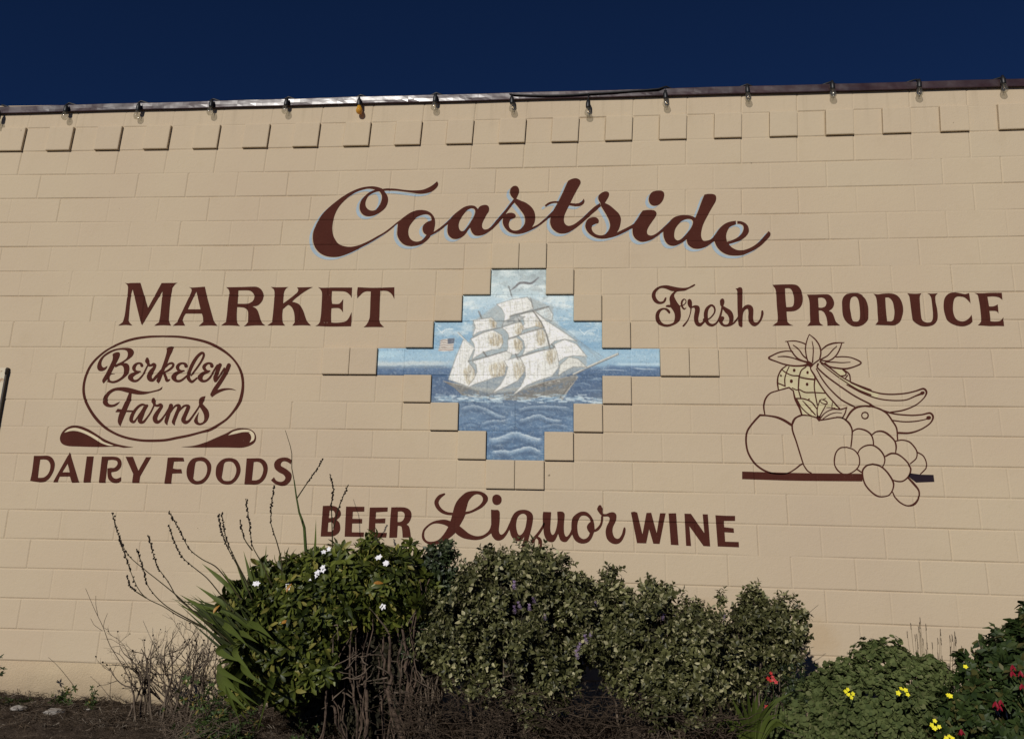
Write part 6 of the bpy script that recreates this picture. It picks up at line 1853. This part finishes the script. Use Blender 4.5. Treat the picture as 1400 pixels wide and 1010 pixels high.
sl = tag(empty('strap_leaf_plant', foot(1030, 1005, -1.25)), 'clump of arching bright green strap leaves at the bottom edge, right of centre', 'plant')
for tx, ty, mx, my in ((1021, 935, 1024, 970), (1037, 943, 1032, 975), (1000, 952, 1015, 985), (1060, 955, 1040, 980), (1085, 945, 1052, 968), (1078, 995, 1058, 985), (1092, 1000, 1060, 990), (985, 990, 1005, 988), (972, 1005, 992, 985), (1012, 955, 1020, 980), (1048, 950, 1036, 978),
                       (1030, 950, 1029, 980), (1008, 975, 1018, 990), (1070, 975, 1048, 985), (995, 1000, 1010, 995)):
    blade([(1030 + (tx - 1030) * .08, 1025, -1.25), (mx, my, -1.3), (tx, ty, -1.35)], .024, M_BLADE, sl)

# ------------------------------------------------------------------ litter on the bed
lr = np.random.RandomState(40)
def bed_pt(n, x0, x1, y0, y1):
    x = lr.uniform(x0, x1, n); y = lr.uniform(y0, y1, n)
    return np.array([(a_, b_, soil_z(a_, b_) + .012) for a_, b_ in zip(x, y)])
T = np.concatenate([bed_pt(3000, 0, 9.2, -2.0, -.02), bed_pt(2600, 0, 3.2, -.9, -.02)])
paths = []
for p in T:
    L = lr.uniform(.02, .10); an = lr.uniform(0, 6.28)
    e = p + [math.cos(an) * L, math.sin(an) * L, lr.uniform(-.005, .025)]
    paths.append((wiggle(p, e, 4, .003, lr), lr.uniform(.0008, .0022), .0006))
V, F = tubes_np(paths, 4)
tag(big_mesh('twig_litter', V, F, M_TWIG, None, True, kind='stuff'), 'fallen twigs scattered over the soil')
T = np.concatenate([bed_pt(7000, 0, 9.2, -2.0, -.02), bed_pt(7000, 0, 3.2, -.9, -.02)])
bl_ = leaf_shape(.03, .012, .3, -.2, 1)
V, F = stamp(bl_, rot_basis(lr.normal(size=T.shape) * .5 + [0, -.2, 1], lr.rand(len(T)) * 6), T, lr.uniform(.4, 1.3, len(T)))
tag(big_mesh('leaf_litter', V, F, leaf_mat('dead_leaf_litter', (.030, .021, .014), (.13, .092, .060), (.34, .29, .23), .9, .2, .1, .12), None, kind='stuff'), 'dry brown leaf litter')
# brushwood heaps at the feet of the hedge
for lbl, xs_, ys_, n_, sd in (('grey heap of dead twigs under the left part of the hedge', (545, 700), (935, 1012), 330, 1), ('grey heap of dead twigs under the middle hebe', (700, 880), (942, 1012), 330, 2),
                             ('dead stems between the dry tangle and the sword leaves', (215, 330), (960, 1012), 160, 3), ('sparse dead twigs between the last hebe and the strap leaves', (930, 1010), (975, 1012), 150, 4)):
    q = np.random.RandomState(sd + 70); paths = []
    for i in range(n_):
        Y = q.uniform(-1.45, -1.1) if sd != 3 else q.uniform(-1.0, -.5)
        y = ys_[0] + (ys_[1] - ys_[0]) * q.rand() ** .6
        p = np.array(at(q.uniform(*xs_), y + 8 * math.sin(i), Y))
        an = q.uniform(-.5, 3.6); L = q.uniform(.05, .22)
        paths.append((wiggle(p, p + [math.cos(an) * L, q.uniform(-.06, .06), math.sin(an) * L * .6], 6, .009, q), q.uniform(.0010, .0034), .0007))
    for i in range(n_ // 5):
        Y = q.uniform(-1.4, -1.05)
        b = np.array(foot(q.uniform(*xs_), 980, Y))
        paths.append((wiggle(b, np.array(at(q.uniform(*xs_), q.uniform(*ys_), Y)), 7, .012, q), q.uniform(.002, .004), .001))
    V, F = tubes_np(paths, 4)
    tag(big_mesh('brushwood', V, F, M_TWIG if sd == 3 else M_BRUSH, None, True, kind='stuff'), lbl)
a = NT('pale_stone', .9, .2); a.color(a.mix(a.noise(20, 5), (.20, .18, .16), (.42, .39, .35))); a.nrm(a.bump(a.noise(60, 4), .006)); M_STONE = a.m
for px, py, Y, s, lbl in ((44, 969, -.28, .012, 'small white pebble on the soil near the left edge'), (72, 996, -.5, .050, 'flat pale stone half sunk in the soil, bottom left'), (20, 1002, -.55, .035, 'greyish stone in the bottom left corner'), (120, 975, -.35, .014, 'small pale stone right of the white pebble'),
                         (219, 996, -.75, .009, 'tiny bright pebble below the dry tangle'), (148, 968, -.35, .012, 'small grey stone just left of the dry tangle'), (530, 1004, -1.35, .012, 'pale chip of stone under the flowering shrub')):
    bm = bmesh.new(); bmesh.ops.create_icosphere(bm, subdivisions=2, radius=s)
    q = random.Random(int(px))
    for v_ in bm.verts:
        v_.co *= q.uniform(.82, 1.15); v_.co.z *= .45; v_.co.x *= 1.3
    me = bpy.data.meshes.new('stone'); bm.to_mesh(me); bm.free(); me.materials.append(M_STONE)
    o = bpy.data.objects.new('stone', me); COL.objects.link(o)
    c = at(px, py, Y); o.location = (c.x, Y, soil_z(c.x, Y) + s * .25); o.rotation_euler.z = q.random() * 6
    tag(o, lbl, 'stone', 'stones lying on the bed')
